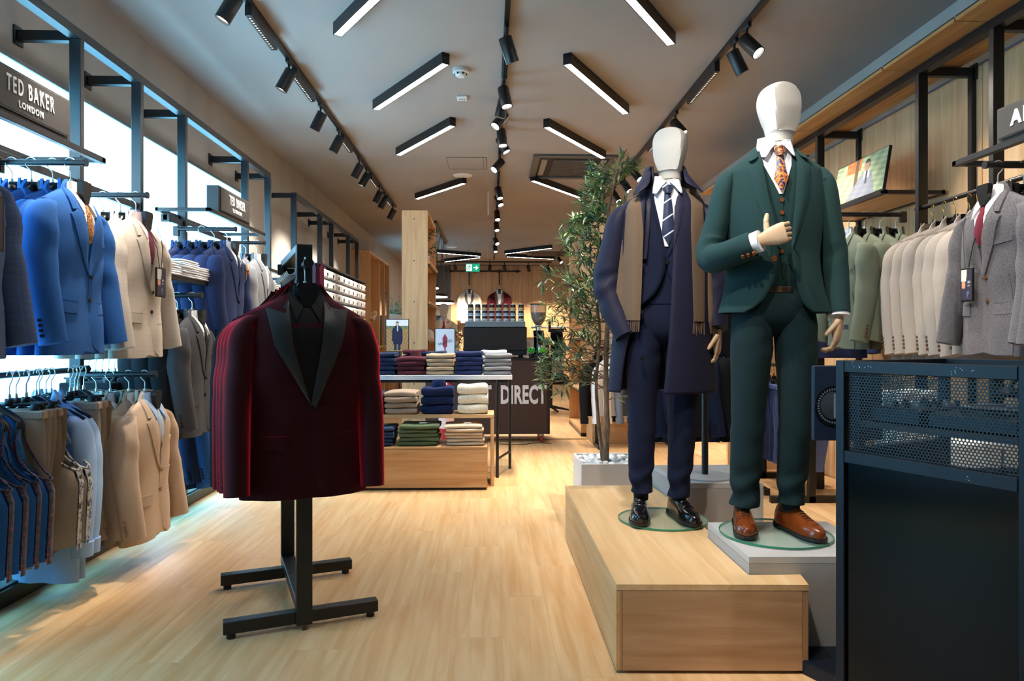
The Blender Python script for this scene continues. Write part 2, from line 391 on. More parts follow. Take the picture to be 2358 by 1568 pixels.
# ------------------------------------------------------------------ tracks and spots
def track(y0, y1, x, label):
    t = thing('light_track', label, 'track', (x, y0, CEIL))
    MB().box(-.018, .018, 0, y1-y0, -.035, 0, .002).build('rail', BLACK, t)
    MB().box(-.006, .006, .01, y1-y0-.01, -.037, -.035).build('slot', DARK, t)
track(1.0, 11.4, -1.54, 'long black ceiling light track on the left side')
track(1.0, 19.0, .115, 'long black ceiling light track down the middle')
track(1.0, 19.0, 1.75, 'long black ceiling light track on the right side')
t = thing('light_track', 'black ceiling light track crossing the back wall', 'track', (-1.6, 19.0, CEIL))
MB().box(0, 3.3, -.02, .02, -.09, -.05, .002).build('rail', BLACK, t)
for x in (.3, 1.6, 3.0): MB().cyl((x, 0, -.05), (x, 0, 0), .008).build('stem', BLACK, t)
sp_head = MB().lathe([(.001, .075), (.036, .075), (.039, .07), (.039, -.075), (.034, -.075), (.032, -.06), (.001, -.058)], 20).mesh('head')
sp_lens = MB().lathe([(.001, -.0595), (.0315, -.0595), (.0315, -.0625), (.001, -.0625)], 18).mesh('lens')
sp_stem = MB().cyl((0, 0, 0), (0, 0, -.10), .009, n=8).box(-.05, .05, -.014, .014, -.03, 0, .003).box(-.012, .012, -.012, .012, -.115, -.09).mesh('stem')
ld_cache = {}
def spot(x, y, aim, label, lit=True, watt=1.0, z=CEIL-.035, cone=58, cols=(1.0, .90, .77)):
    t = thing('track_spotlight', label, 'spotlight', (x, y, z), 0, 'black cylinder track spotlights')
    obj('stem', sp_stem, BLACK, t).rotation_euler = (0, 0, PI/2)
    d = Vector(aim).normalized(); q = d.to_track_quat('-Z', 'Y')
    p = Vector((d.x*.045, d.y*.045, -.115+d.z*.045))
    h = obj('head', sp_head, BLACK, t, p); h.rotation_mode = 'QUATERNION'; h.rotation_quaternion = q; h.scale = (1.2, 1.2, 1.15)
    obj('lens', sp_lens, LENS if lit else mat('spot_lens_dim', 'dcdcdc', .3, emit=(1, .95, .88, 1), es=1.0), h)
    if lit:
        key = (watt, cone, cols)
        if key not in ld_cache:
            ld = bpy.data.lights.new('beam', 'SPOT'); ld.energy = SPOT_W*watt; ld.color = cols; ld.spot_size = math.radians(cone); ld.spot_blend = .75; ld.shadow_soft_size = .03; ld_cache[key] = ld
        lo = bpy.data.objects.new('beam', ld_cache[key]); link(lo); lo.parent = h; lo.location = (0, 0, -.08)
for i, y in enumerate([2.2, 3.2, 4.22, 5.38, 6.38, 7.14, 8.25, 8.72, 9.75, 10.2, 11.1]):
    spot(-1.54, y, (-.52, [-.25, .05, -.1, -.05, .1, .0, .1, -.1, .1, 0, .1][i], -1), ORD[i]+' black spotlight along the left ceiling track, counted from the viewer', True, [1.3, 1.4, 1.2, 1.1, 1, 1, .8, .8, .8, .7, .7][i])
CA = [(.45, .55, -.9), (.55, .35, -1), (.35, .3, -1), (.2, -.2, -1), (-.25, .2, -1), (-.6, -.4, -.9), (.1, -.2, -1), (.5, -.2, -1), (-.6, -.5, -.8), (.2, -.3, -1), (.4, -.5, -1), (.1, -.5, -1), (.1, -.5, -1), (.4, -.8, -1), (.1, -.5, -1)]
for i, y in enumerate([1.5, 2.3, 4.75, 5.7, 5.93, 6.33, 6.85, 7.12, 8.0, 9.45, 10.0, 11.2, 12.3, 14.2, 15.3]):  # first two heads are out of view, added to light the mannequin fronts
    spot(.115, y, CA[i], ORD[i]+' black spotlight along the middle ceiling track, counted from the viewer', True, [.55, .75, .9, 1.0, 1.0, .9, .7, .7, .7, .7, .8, .8, .8, .8, .8][i])
RA = [(-.30, .55, -1), (.1, .75, -1), (.5, -.15, -1), (.45, -.5, -.8), (.55, .1, -1), (.5, -.4, -.8), (.5, -.5, -.8), (.5, -.4, -.9), (.4, -.5, -.9), (.4, -.6, -.9), (.4, -.6, -.9), (.5, -.6, -.8), (.5, -.6, -.8)]
for i, y in enumerate([1.2, 2.0, 3.2, 4.68, 4.92, 6.5, 8.4, 9.0, 9.7, 11.0, 13.2, 15.6, 17.6]):  # nearest two heads are unseen extras, put in for light on the mannequins
    spot(1.75, y, RA[i], ORD[i]+' black spotlight along the right ceiling track, counted from the viewer', True, [.25, .30, .55, .7, .65, .8, .9, .8, .8, .8, .8, .8, .8][i])
for i, (x, ax) in enumerate([(-1.15, 0), (-.95, .15), (0, -.15), (.4, .15), (1.05, .25), (1.6, .25)]):
    spot(x, 19.0, (ax, .75, -1), ORD[i]+' spotlight from the left on the back wall track', True, 1.3, CEIL-.09, 50, (1.0, .82, .6))
def linear_module(x, y0, y1, label):
    t = thing('linear_track_light', label, 'light', (x, y0, CEIL-.035), 0, 'black linear modules clipped to the tracks')
    L = y1-y0
    MB().box(-.022, .022, 0, L, -.075, 0, .003).build('body', BLACK, t)
    MB().box(-.012, .012, .02, L-.02, -.077, -.075).build('louvre', mat('louvre_black', '060606', .2), t)
    for k in range(int(L/.035)-1): MB().box(-.006, .006, .03+k*.035, .04+k*.035, -.079, -.077).build('cell', mat('cell_glow', 'c9c4ba', .3, emit=(1, .95, .85, 1), es=.6), t)
for i, (a, b) in enumerate([(4.48, 5.02), (5.52, 6.1), (7.3, 7.75), (9.0, 9.5), (10.4, 10.8)]): linear_module(-1.54, a, b, ORD[i]+' linear light module on the left track, counted from the viewer')
for i, (a, b) in enumerate([(5.3, 6.05), (7.0, 7.6)]): linear_module(1.75, a, b, ['nearer', 'farther'][i]+' linear light module on the right track')
t = thing('cable_coil', 'black coiled cable sleeve hanging along the middle ceiling track', 'cable', (.115, 4.85, CEIL-.05))
m = MB()
for k in range(17): m.lathe([(.016, -.006), (.024, 0), (.016, .006)], 10, (0, 0, 0)); m.v[-30:] = [(x, z+k*.045, y-.02) for x, y, z in m.v[-30:]]
m.build('coil', BLACK, t)
# ring pendants with their ceiling rail
t = thing('pendant_rail', 'black ceiling rail holding the ring pendants behind left column', 'rail', (-1.0, 12.8, CEIL))
MB().box(-.02, .02, 0, 3.0, -.04, 0, .003).build('rail', BLACK, t)
for k, (x, y, z, r) in enumerate([(-1.22, 13.4, 2.18, .24), (-1.12, 14.2, 2.06, .26), (-1.05, 15.2, 1.98, .27)]):
    t = thing('ring_pendant', ['highest of the three black ring pendants behind the left column', 'middle of the three black ring pendants behind the left column', 'lowest of the three black ring pendants behind the left column'][k], 'lamp', (x, y, z), 0, 'ring pendants behind the left column')
    MB().lathe([(r-.05, 0), (r-.05, .05), (r, .05), (r, 0)], 32).build('ring', BLACK, t)
    MB().lathe([(r-.045, 0), (r-.045, -.02), (r-.005, -.02), (r-.005, 0)], 32).build('diffuser', mat('pendant_diffuser', 'ffffff', .4, emit=(1, .92, .82, 1), es=5), t)
    for a in (0, 2.1, 4.2): MB().cyl(((r-.03)*math.cos(a), (r-.03)*math.sin(a), .05), (-x-1.0 if k else .2, (r-.03)*math.sin(a)*.3, CEIL-z-.03), .004, n=6).build('cord', BLACK, t)
# exit sign
t = thing('exit_sign', 'green running man exit sign with right arrow hanging at the back', 'sign', (-.42, 17.0, 2.84))
GRN = mat('sign_green', '0c8a5c', .4, emit=(.01, .35, .2, 1), es=.8); WS = mat('sign_white', 'ffffff', .4, emit=(1, 1, 1, 1), es=.9)
MB().box(-.17, .17, -.015, .015, 0, .19, .004).build('housing', GRN, t)
MB().box(-.17, .17, -.01, .02, .19, .21).build('cap', mat('cap_grey', '8c9298', .4), t)
for x in (-.1, .1): MB().cyl((x, 0, .2), (x, 0, CEIL-2.84), .005).build('rod', BLACK, t)
MB().box(-.15, -.02, -.018, -.015, .015, .175).build('pictogram_field', WS, t)
m = MB(); m.ball((-.075, -.019, .15), .014, .002, .014)
for p in ([(-.08, .135), (-.095, .09)], [(-.095, .09), (-.06, .065), (-.075, .03)], [(-.095, .09), (-.115, .06), (-.14, .055)], [(-.082, .13), (-.055, .11), (-.035, .12)], [(-.082, .13), (-.115, .125), (-.13, .1)]):
    m.tube([(a, -.019, b) for a, b in p], .009, 6)
m.build('running_figure', GRN, t)
m = MB(); m.box(.02, .13, -.018, -.0155, .085, .105); m.prism([(.135, .095), (.085, .15), (.068, .134), (.105, .095), (.068, .056), (.085, .04)], -.018, -.0155, 1)
m.build('arrow', WS, t)
# ------------------------------------------------------------------ garments
class Body:
    """hanging jacket torso; x across, front faces -y, z=0 at the back collar, hem at -L"""
    def __init__(s, L=.76, sh=.205, wc=.220, ww=.202, wh=.226, dep=.078, nk=.07, drop=.07, cut=.015, z0=-.03, flat=1):
        s.L, s.nk, s.drop, s.sh, s.cut, s.z0 = L, nk, drop, sh, cut, z0
        s.W = [(0, sh), (.1, sh+.006), (.35, wc), (.58, ww), (1, wh)]; s.D = [(0, 1), (.25, 1.05), (.6, .9), (1, .95)]; s.dep = dep
    def ztop(s, x): return s.z0-max(0, abs(x)-s.nk)*s.drop/(s.sh-s.nk)
    def zhem(s, x, front): return -s.L+(s.cut*math.exp(-((x-.01)/.05)**2) if front else 0)
    def w(s, t): return keys(s.W, t)
    def d(s, t): return s.dep*math.sqrt(min(1, t/.16+.01))*keys(s.D, t)
    def fold(s, x, t): return .007*t*math.sin(31*x+1.2)+.004*t*t*math.sin(57*x+.6)+.003*math.sin(19*t+14*x)*math.sin(PI*min(1, max(0, t)))
    def surf(s, x, z):
        zt = s.ztop(x); t = min(1, max(0, (z-zt)/(s.zhem(x, True)-zt)))
        c = min(1, (abs(x)/s.w(t))**1.25); return -s.d(t)*math.sqrt(max(0, 1-c*c))+s.fold(x, t)
    def mesh(s, mb, n=36, m=20):
        rings = []
        for i in range(m+1):
            t = (i/m)**1.25; r = []
            for k in range(n):
                a = 2*PI*k/n; cx, sy = math.cos(a), math.sin(a); x = s.w(t)*sgn(cx, .8); fr = sy < 0
                zt = s.ztop(x); z = zt+(s.zhem(x, fr)-zt)*t
                r.append((x, s.d(t)*sy*(1 if fr else .75)+s.fold(x, t)*(1 if fr else .5), z))
            rings.append(r)
        return mb.rings(rings)
def sleeve(mb, sd, B, L=.60, rx=.062, ry=.078, spread=.018, fwd=.05, n=16):
    zt = B.ztop(B.sh); x = B.sh
    P = [(sd*(x-.05), 0, zt-.016), (sd*(x-.018), 0, zt-.030), (sd*(x+.004), 0, zt-.062), (sd*(x+.016), 0, zt-.13), (sd*(x+.020+spread*.4), -.006, zt-.27), (sd*(x+.022+spread*.85), -.014-fwd*.3, zt-.40), (sd*(x+.020+spread), -.02-fwd, zt-L)]
    rr = [(.018, .035), (.030, .050), (rx*.70, ry*.80), (rx*.88, ry*.95), (rx*.86, ry*.93), (rx*.80, ry*.84), (rx*.72, ry*.72)]
    Q = cat_path([a+b for a, b in zip(P, rr)], 4)
    path = [q[:3] for q in Q]; rad = [q[3:] for q in Q]; N = len(path)
    def wr(i, a): u = i/N; return 1+.035*math.sin(a*2+i*.9+sd)*math.sin(PI*u)+.05*math.sin(i*1.3+a)*math.exp(-((u-.62)/.12)**2)
    # turned-in cuff
    e = Vector(path[-1]); dr = (e-Vector(path[-2])).normalized(); ra, rb = rad[-1]
    path += [tuple(e), tuple(e-dr*.03)]; rad += [(ra*.86, rb*.86), (ra*.8, rb*.8)]
    path[-2] = tuple(e+dr*.0005)
    mb.tube(path, rad, n, cap=True, wr=wr); mb.v = mb.v
    return P[-1]
JC = {}
def jacket_meshes(kind):
    """shared meshes of one pattern: list of (part, mesh, material key, under)"""
    if kind in JC: return JC[kind]
    K = dict(peak=dict(L=.84, sh=.222, wc=.240, ww=.224, wh=.250, dep=.10, drop=.085, cut=0), row=dict(L=.79, dep=.062), coat=dict(L=1.0, dep=.09, wh=.27), slim=dict(L=.74, dep=.10)).get(kind, dict(L=.76, dep=.078))
    B = Body(**K); out = []; S = B.surf; peak = kind == 'peak'; shawl = kind == 'shawl'
    if shawl: kind_l = 'shawl'
    bz = -.40 if not peak else -.47            # top button
    hi = kind != 'row'
    out.append(('body', B.mesh(MB(), 44 if peak else 36, 26 if peak else 18).mesh('body', 60), 'c', None))
    sl = {}
    SL = .70 if peak else (.655 if kind == 'row' else .61)
    for sd in (-1, 1):
        m = MB(); e = sleeve(m, sd, B, SL, *((.066, .082) if peak else (.062, .078)), n=20 if peak else 14); sl[sd] = e
        out.append(('sleeve', m.mesh('sleeve', 60), 'c', None))
        bm_ = MB()
        for k in range(4):
            z = e[2]+.032+k*.021; x = e[0]+sd*.047-sd*k*.0006; y = e[1]+.018+k*.0035
            bm_.cyl((x-sd*.006, y, z), (x+sd*.004, y, z), .0085, .0075, 8)
        out.append(('cuff_buttons', bm_.mesh('cuff_buttons', 30), 'b', 'sleeve%d' % sd))
    if peak:
        inn = [(-.062, -.03), (-.07, -.10), (-.055, -.25), (.012, bz)]; out_ = [(-.085, -.115), (-.155, -.088), (-.125, -.24), (.016, bz-.012)]
        inn2 = [(.066, -.03), (.066, -.10), (.05, -.25), (.012, bz)]; out2 = [(.09, -.115), (.165, -.088), (.13, -.24), (.03, bz-.012)]
    elif shawl:
        inn = [(-.055, -.02), (-.052, -.1), (-.035, -.25), (0, bz)]; out_ = [(-.085, -.04), (-.105, -.14), (-.09, -.26), (.004, bz-.015)]
        inn2 = [(-a, b) for a, b in inn]; out2 = [(-a, b) for a, b in out_]
    else:
        inn = [(-.056, -.055), (-.048, -.13), (-.012, -.235), (.008, bz)]; out_ = [(-.088, -.135), (-.118, -.15), (-.086, -.27), (.010, bz-.014)]
        inn2 = [(.056, -.055), (.050, -.13), (.018, -.235), (.004, bz)]; out2 = [(.088, -.135), (.118, -.15), (.088, -.27), (.018, bz-.014)]
    q = 5 if hi else 3
    # left front lies over the right front: a cloth edge from the button to the rounded hem
    A = [(.012, bz-.005), (.018, bz-.14), (.022, -B.L+.10), (.05, -B.L+.03), (.085, -B.L+.004)]
    E = [(.15, bz-.005), (.16, bz-.14), (.17, -B.L+.10), (.17, -B.L+.03), (.17, -B.L+.004)]
    out.append(('front_panel', MB().patch(A, E, q, 5, S, .0035, .0, .003).mesh('front_panel', 50), 'c', None))
    out.append(('lapel', MB().patch(inn, out_, q, 3, S, .006, .004, .003).mesh('lapel', 50), 'l', None))
    out.append(('lapel', MB().patch(inn2, out2, q, 3, S, .009, .004, .006).mesh('lapel', 50), 'l', None))
    cl = 'c' if not shawl else 'l'
    if not shawl:
        for sd in (-1, 1):
            a = [(sd*.05, .012), (sd*.056, -.04), (sd*.062, -.12)]; b = [(sd*.072, -.015), (sd*.098, -.065), (sd*.104, -.128)]
            if peak: a = [(sd*.058, .012), (sd*.066, -.03), (sd*.082, -.112)]; b = [(sd*.082, -.02), (sd*.118, -.06), (sd*.150, -.088)]
            out.append(('collar', MB().patch(a, b, q, 3, S, .008, .003, .006).mesh('collar', 50), cl, None))
    # collar band standing round the back of the neck
    rg = []
    for z, g in ((-.06, 1.12), (-.02, 1.05), (.014, 1.0), (.014, .93), (-.03, .93)):
        rg.append([((.060)*g*math.cos(PI*k/12)*(1.05), (.035)*g*math.sin(PI*k/12)+.005, z) for k in range(13)])
    out.append(('collar_band', MB().rings(rg, False, False).mesh('collar_band', 50), cl, None))
    for k in range(1 if peak or shawl else 2):
        z = bz-.012-k*.105; y = S(.03, z)-.0045
        out.append(('button', MB().cyl((.03, y+.004, z), (.03, y-.004, z), .0115, .010, 14).cyl((.03, y-.004, z), (.03, y-.0055, z), .0065, .0055, 10).mesh('button', 30), 'b', None))
    for sd in (-1, 1):
        zp = -.53 if not peak else -.60
        a = [(sd*.075, zp), (sd*.078, zp-.05)]; b = [(sd*.172, zp+.004), (sd*.174, zp-.046)]
        out.append(('pocket_flap', MB().patch(a, b, 3, 6, S, .004, .001, .002).mesh('pocket_flap', 50), 'c', None))
        out.append(('pocket_welt', MB().patch([(sd*.073, zp+.008), (sd*.073, zp+.001)], [(sd*.174, zp+.012), (sd*.174, zp+.005)], 1, 6, S, .0045, .001, .002).mesh('pocket_welt', 50), 'c', None))
    out.append(('chest_pocket', MB().patch([(.085, -.255), (.085, -.275)], [(.17, -.243), (.17, -.263)], 1, 4, S, .004, .001, .002).mesh('chest_pocket', 50), 'c', None))
    # shirt front, collar and tie shown in the opening
    if shawl: out.append(('shirt_front', MB().patch([(-.064, -.02), (-.058, -.14), (-.03, -.28), (.0, bz+.02)], [(.064, -.02), (.058, -.14), (.035, -.28), (.008, bz+.02)], 4, 4, S, .0015, .001, .003).mesh('shirt_front', 50), 's', None))
    elif peak: out.append(('shirt_front', MB().patch([(-.075, -.02), (-.07, -.14), (-.04, -.30), (.0, bz+.02)], [(.072, -.02), (.066, -.14), (.04, -.30), (.01, bz+.02)], 4, 4, S, .0015, .001, .003).mesh('shirt_front', 50), 's', None))
    else: out.append(('shirt_front', MB().patch([(-.064, -.02), (-.055, -.14), (-.014, -.25), (-.002, -.27)], [(.064, -.02), (.055, -.14), (.02, -.25), (.006, -.27)], 4, 4, S, .0015, .001, .003).mesh('shirt_front', 50), 's', None))
    cm = MB()
    for sd in (-1, 1):
        cm.patch([(sd*.046, .003), (sd*.042, -.03), (sd*.016, -.085)], [(sd*.062, -.004), (sd*.068, -.06), (sd*.046, -.142)], 4, 3, S, .012, .003, .009)
    rg = [[((.056)*g*math.cos(-.75+(PI+1.5)*k/20), (.040)*g*math.sin(-.75+(PI+1.5)*k/20)-.012, z) for k in range(21)] for z, g in ((-.05, 1.06), (-.01, 1.0), (.004, .98), (.004, .92), (-.05, .92))]
    cm.rings(rg, False)
    out.append(('shirt_collar', cm.mesh('shirt_collar', 50), 's', None))
    out.append(('tie', MB().patch([(-.026, -.078), (-.015, -.115), (-.019, -.128), (-.030, -.215), (-.006, -.265)], [(.026, -.078), (.015, -.115), (.019, -.128), (.030, -.215), (.010, -.265)], 3, 4, S, .0065, .006, .004).mesh('tie', 50), 't', None))
    m = MB()
    for sd in (-1, 1): m.patch([(sd*.004, -.07), (sd*.02, -.075), (sd*.05, -.06)], [(sd*.004, -.09), (sd*.02, -.09), (sd*.05, -.105)], 2, 2, S, .012, .005, .005)
    m.patch([(-.008, -.072), (-.008, -.09)], [(.008, -.072), (.008, -.09)], 1, 2, S, .016, .004, .01)
    out.append(('bow_tie', m.mesh('bow_tie', 50), 't', None))
    # back jackets of a row keep only what can be seen
    JC[kind] = out; return out
_hk = [(0, 0, .012), (0, 0, .045), (.004, 0, .06), (.018, 0, .075), (.026, 0, .092), (.02, 0, .11), (.004, 0, .118), (-.012, 0, .112), (-.02, 0, .1)]
def hanger_meshes(kind='wide'):
    if kind in JC: return JC[kind]
    hk = MB().tube(cat_path(_hk, 4), .0024, 7, ref=(0, 1, 0)).cyl((0, 0, .0), (0, 0, .022), .008, .006, 10).mesh('hook', 60)
    b = MB()
    if kind == 'wide':
        P = [(-.2, 0, -.14), (-.19, 0, -.13), (-.1, -.004, -.085), (-.05, -.01, -.045), (0, -.012, -.01), (.05, -.01, -.045), (.1, -.004, -.085), (.19, 0, -.13), (.2, 0, -.14)]
        b.tube(cat_path(P, 4), [(.011*q, .018*q) for q in [.5]*4+[1]*25+[.5]*4], 8, ref=(0, 1, 0))
        b.prism([(-.040, -.004), (-.032, .010), (.032, .010), (.040, -.004), (.026, -.06), (.014, -.085), (-.014, -.085), (-.026, -.06)], -.072, -.05, 1); b.box(-.02, .02, -.055, 0, -.012, .006)
    elif kind == 'short':
        P = [(-.115, .0, -.115), (-.10, 0, -.08), (-.05, -.004, -.04), (0, -.006, -.008), (.05, -.004, -.04), (.10, 0, -.08), (.115, 0, -.115)]
        b.tube(cat_path(P, 4), [(.011, .022)]*25, 8)
    elif kind == 'thin':
        b.tube(cat_path([(-.19, 0, -.115), (-.09, 0, -.06), (0, 0, .0), (.09, 0, -.06), (.19, 0, -.115)], 4), (.008), 7)
    else:   # trouser hanger
        b.box(-.13, .13, -.006, .006, -.03, -.018, .002); b.box(-.016, .016, -.009, .009, -.03, .004, .003)
        for sd in (-1, 1): b.box(sd*.1-.016, sd*.1+.016, -.013, .013, -.075, -.02, .003)
    JC[kind] = [('hook', hk, 'h'), ('shoulders', b.mesh('shoulders', 50), 'k')]
    return JC[kind]
def hanger(loc, rz, label, group, kind='wide', hook=CHROME, scale=1, z=0):
    t = thing('clothes_hanger', label, 'hanger', loc, rz, group); t.scale = (scale,)*3
    for n, me, k in hanger_meshes(kind):
        o = obj(n, me, hook if k == 'h' else DARK, t)
        if k == 'h': o.rotation_euler = (0, 0, PI/2*z)
    return t
def jacket(label, loc, rz, c, kind='std', l=None, s=None, t=None, b=None, group=None, detail=2, hang=True, scale=1, hook=CHROME, bow=False, cat='jacket', hk=0, hl=None, tilt=0):
    """detail 2: all; 1: row garment; 0: mostly hidden one"""
    T = thing('suit_jacket', label, cat, loc, rz, group); T.scale = (scale,)*3; T.rotation_euler = (0, tilt, rz)
    mm = dict(c=c, l=l or c, s=s, t=t, b=b or mat('button_black', '141414', .3)); subs = {}; k = 0
    for n, me, key, under in jacket_meshes(kind):
        if mm[key] is None: continue
        if detail == 0 and n not in ('body', 'sleeve', 'collar', 'collar_band'): continue
        if detail == 1 and n in ('shirt_front', 'tie', 'pocket_welt', 'chest_pocket'): continue
        if n == 'bow_tie' and not bow: continue
        if n == 'tie' and bow: continue
        if under:
            o = obj(n, me, mm[key], subs[under])
        else:
            o = obj(n, me, mm[key], T)
            if n == 'sleeve': subs['sleeve%d' % (-1 if k == 0 else 1)] = o; k += 1
    if hang:
        hanger(loc, rz, hl or 'black hanger holding the '+label, 'black hangers', scale=scale, hook=hook, z=hk)
    return T
def waistcoat_meshes():
    if 'wc' in JC: return JC['wc']
    out = []
    # front and back sheets with deep armholes, closed at the sides
    def xs(t):   # half width outer, by height t from shoulder
        return keys([(0, .105), (.12, .095), (.3, .115), (.42, .19), (.5, .205), (1, .195)], t)
    def sheet(front):
        vs = []; F = []; n, m = 12, 20
        for i in range(m+1):
            t = i/m
            for k in range(n+1):
                u = k/n*2-1; x = xs(t)*u
                zt = -.03-abs(x)*.35 if abs(x) > .05 else -.03-.0175-(.05-abs(x))*(7.0 if front else .2)*(1 if not front else 1)
                zh = -.58-(.05*math.exp(-((abs(x)-.06)/.05)**2) if front else 0)
                z = zt+(zh-zt)*t; dd = .055*math.sqrt(min(1, t/.2+.02))*math.sqrt(max(.02, 1-u*u*.92))
                y = (-dd if front else dd*.7)+.004*t*math.sin(30*x)
                vs.append((x, y, z))
        for i in range(m):
            for k in range(n): a = i*(n+1)+k; F.append((a, a+1, a+n+2, a+n+1))
        return vs, F
    v, f = sheet(True); out.append(('front', MB().add(v, f).mesh('front', 60), 'c'))
    v, f = sheet(False); out.append(('back_lining', MB().add(v, f).mesh('back_lining', 60), 'l'))
    # side panels: lining below the armhole, so the edge shows the satin back
    for sd in (-1, 1):
        m = MB(); rg = []
        for i in range(9):
            t = .43+.57*i/8; x = xs(t)*.985; z = -.05-.0175+(-.58+.05+.0)*t
            rg.append([(sd*(x+.004*math.sin(PI*k/5)), .038-.076*k/5*.5, z+.02*math.sin(PI*k/5)*(1 if i == 0 else 0)) for k in range(6)])
        m.rings(rg, False, False); out.append(('side_panel', m.mesh('side_panel', 60), 'l'))
        e = [(sd*.1, -.02, -.075), (sd*.098, -.03, -.14), (sd*.108, -.035, -.2), (sd*.14, -.03, -.25), (sd*.19, -.008, -.285), (sd*.2, .02, -.285), (sd*.15, .03, -.24), (sd*.1, .03, -.15), (sd*.098, .02, -.08)]
        out.append(('armhole_binding', MB().tube(cat_path(e, 3), .0045, 6).mesh('armhole_binding', 60), 'l'))
    JC['wc'] = out; return out
def waistcoat(label, loc, rz, c, lining, group=None):
    T = thing('waistcoat', label, 'waistcoat', loc, rz, group); T.scale = (1.1, 1.1, 1.14)
    for n, me, k in waistcoat_meshes(): obj(n, me, c if k == 'c' else lining, T)
    hanger(loc, rz, 'black hanger holding the '+label, 'black hangers', 'short', z=1)
    return T
def trouser_mesh(L=.62, wd=.125):
    k = ('tr', L, wd)
    if k in JC: return JC[k]
    out = []
    for j, yo in ((0, -.017), (1, .017)):
        rg = []
        for i in range(13):
            t = i/12; z = -.05-t*L; ww = wd*(1-.22*t)+.006*math.sin(5*t+j); yy = .013*(1+.3*math.sin(9*t+j*2))
            rg.append([(ww*sgn(math.cos(2*PI*q/14), .6)+.012*math.sin(4*t+j), yo*(1+.4*t)+yy*math.sin(2*PI*q/14)+.005*math.sin(7*t), z) for q in range(14)])
        out.append(('leg', MB().rings(rg).mesh('leg', 50), 'c'))
    out.append(('waistband', MB().box(-wd*1.03, wd*1.03, -.03, .03, -.085, -.048, .006).mesh('waistband', 30), 'c'))
    JC[k] = out; return out
def trousers(label, loc, rz, c, group=None, L=.62, wd=.125, hook=CHROME, cat='trousers'):
    T = thing('hung_trousers', label, cat, loc, rz, group)
    for n, me, k in trouser_mesh(L, wd): obj(n, me, c, T)
    hanger(loc, rz, 'black clip hanger holding the '+label, 'black clip hangers', 'clip', hook, z=1)
    return T
def shirt(label, loc, rz, c, group=None, L=.78):
    k = 'shirt%.2f' % L
    if k not in JC:
        B = Body(L=L, sh=.17, wc=.175, ww=.17, wh=.165, dep=.035, cut=0); o = [('body', B.mesh(MB(), 28, 14).mesh('body', 60))]
        for sd in (-1, 1):
            m = MB(); e = sleeve(m, sd, B, .58, .05, .062, .02, .02, 12); o.append(('sleeve', m.mesh('sleeve', 60)))
            m = MB().tube([(e[0], e[1], e[2]+.01), (e[0], e[1]-.002, e[2]-.055), (e[0], e[1]-.002, e[2]-.055), (e[0], e[1], e[2]-.02)], [(.046, .052), (.044, .05), (.038, .044), (.036, .042)], 14); o.append(('cuff', m.mesh('cuff', 40)))
        m = MB()
        for sd in (-1, 1): m.patch([(sd*.045, .02), (sd*.014, -.075)], [(sd*.064, -.004), (sd*.045, -.132)], 4, 3, B.surf, .008, .003, .009)
        o.append(('collar', m.mesh('collar', 50))); JC[k] = o
    T = thing('hung_shirt', label, 'shirt', loc, rz, group)
    for n, me in JC[k]: obj(n, me, c, T)
    hanger(loc, rz, 'black hanger holding the '+label, 'black hangers', 'thin', z=1)
    return T
# --------------------------------------------------------- folded clothes
def fold_mesh(wd, dp, th, layers=2, seed=0):
    k = ('fold', wd, dp, th, layers, seed)
    if k in JC: return JC[k]
    r = random.Random(seed); m = MB(); p1, p2 = r.random()*6, r.random()*6
    lt = th/layers
    for q in range(layers):
        rg = []; N = 12
        for i in range(N+1):
            x = wd*(i/N-.5); e = min(1, .72+(1-abs(i/N*2-1))*2.2); ring = []
            for k_ in range(16):
                a = 2*PI*k_/16; cy, sz = math.cos(a), math.sin(a)
                y = (dp/2-.004*q)*sgn(cy, .22)*(.985+.015*e); z = lt*.5*e*sgn(sz, .5)+lt*(q+.5)
                z += (.07*lt*math.sin(6*x/wd+p1+q)+.06*lt*math.sin(9*y/dp+p2))*(1 if sz > 0 else .6)
                ring.append((x+.003*math.sin(y*40+p2), y+.004*math.sin(x*22+p1+q*2), max(z, .0005)))
            rg.append(ring)
        m.rings(rg)
    JC[k] = m.mesh('folded_cloth', 60); return JC[k]
def stack(n, x, y, z, wd, dp, th, mt, noun, where, rz=0, jit=.006, layers=1, cat='folded garment', tag_mat=None, lean=0):
    """n folded garments, every one a thing of its own; returns the top height"""
    nm = 'folded_'+noun.split()[-1]
    for i in range(n):
        pos = 'top' if i == n-1 else ('bottom' if i == 0 else (ORD[i]+' from the bottom'))
        lab = noun+', '+pos+' of '+where
        o = obj(nm, fold_mesh(wd, dp, th, layers, i % 4), mt)
        o.location = (x+R.uniform(-jit, jit)+lean*i, y+R.uniform(-jit, jit), z+i*th*.985); o.rotation_euler = (0, 0, rz+R.uniform(-.03, .03))
        top(o, lab, cat, where)
    return z+n*th*.985
# ------------------------------------------------------------------ cloths
WSH = cloth('white_shirting', 'eceef2'); PSH = cloth('pink_shirting', 'dcc4c6'); BSH = cloth('pale_blue_shirting', '9dbbe0')
BLUE = cloth('royal_blue_wool', '2c5c9c'); GBLUE = check('blue_grey_check', '4a597a', '5f6f92', .03, .07, .5)
BEIGE = check('beige_check', 'b9aea2', 'a99d92', .028, .1, .4); BEIGE2 = cloth('warm_beige_wool', 'c2a890')
NAVY = cloth('navy_wool', '2b365a'); NAVYD = cloth('dark_navy_wool', '1d2946'); GREYW = cloth('mid_grey_wool', '7f8186')
CHAR = cloth('charcoal_wool', '46464a'); BLK = cloth('black_wool', '17181c')
CREAM = cloth('cream_tweed', 'aba097', c2='978b81', scale=260); SAGE = cloth('sage_tweed', '767d6d', c2='646b5c', scale=260)
TWEED = cloth('grey_tweed', '737176', c2='504e54', scale=230, nd=3)
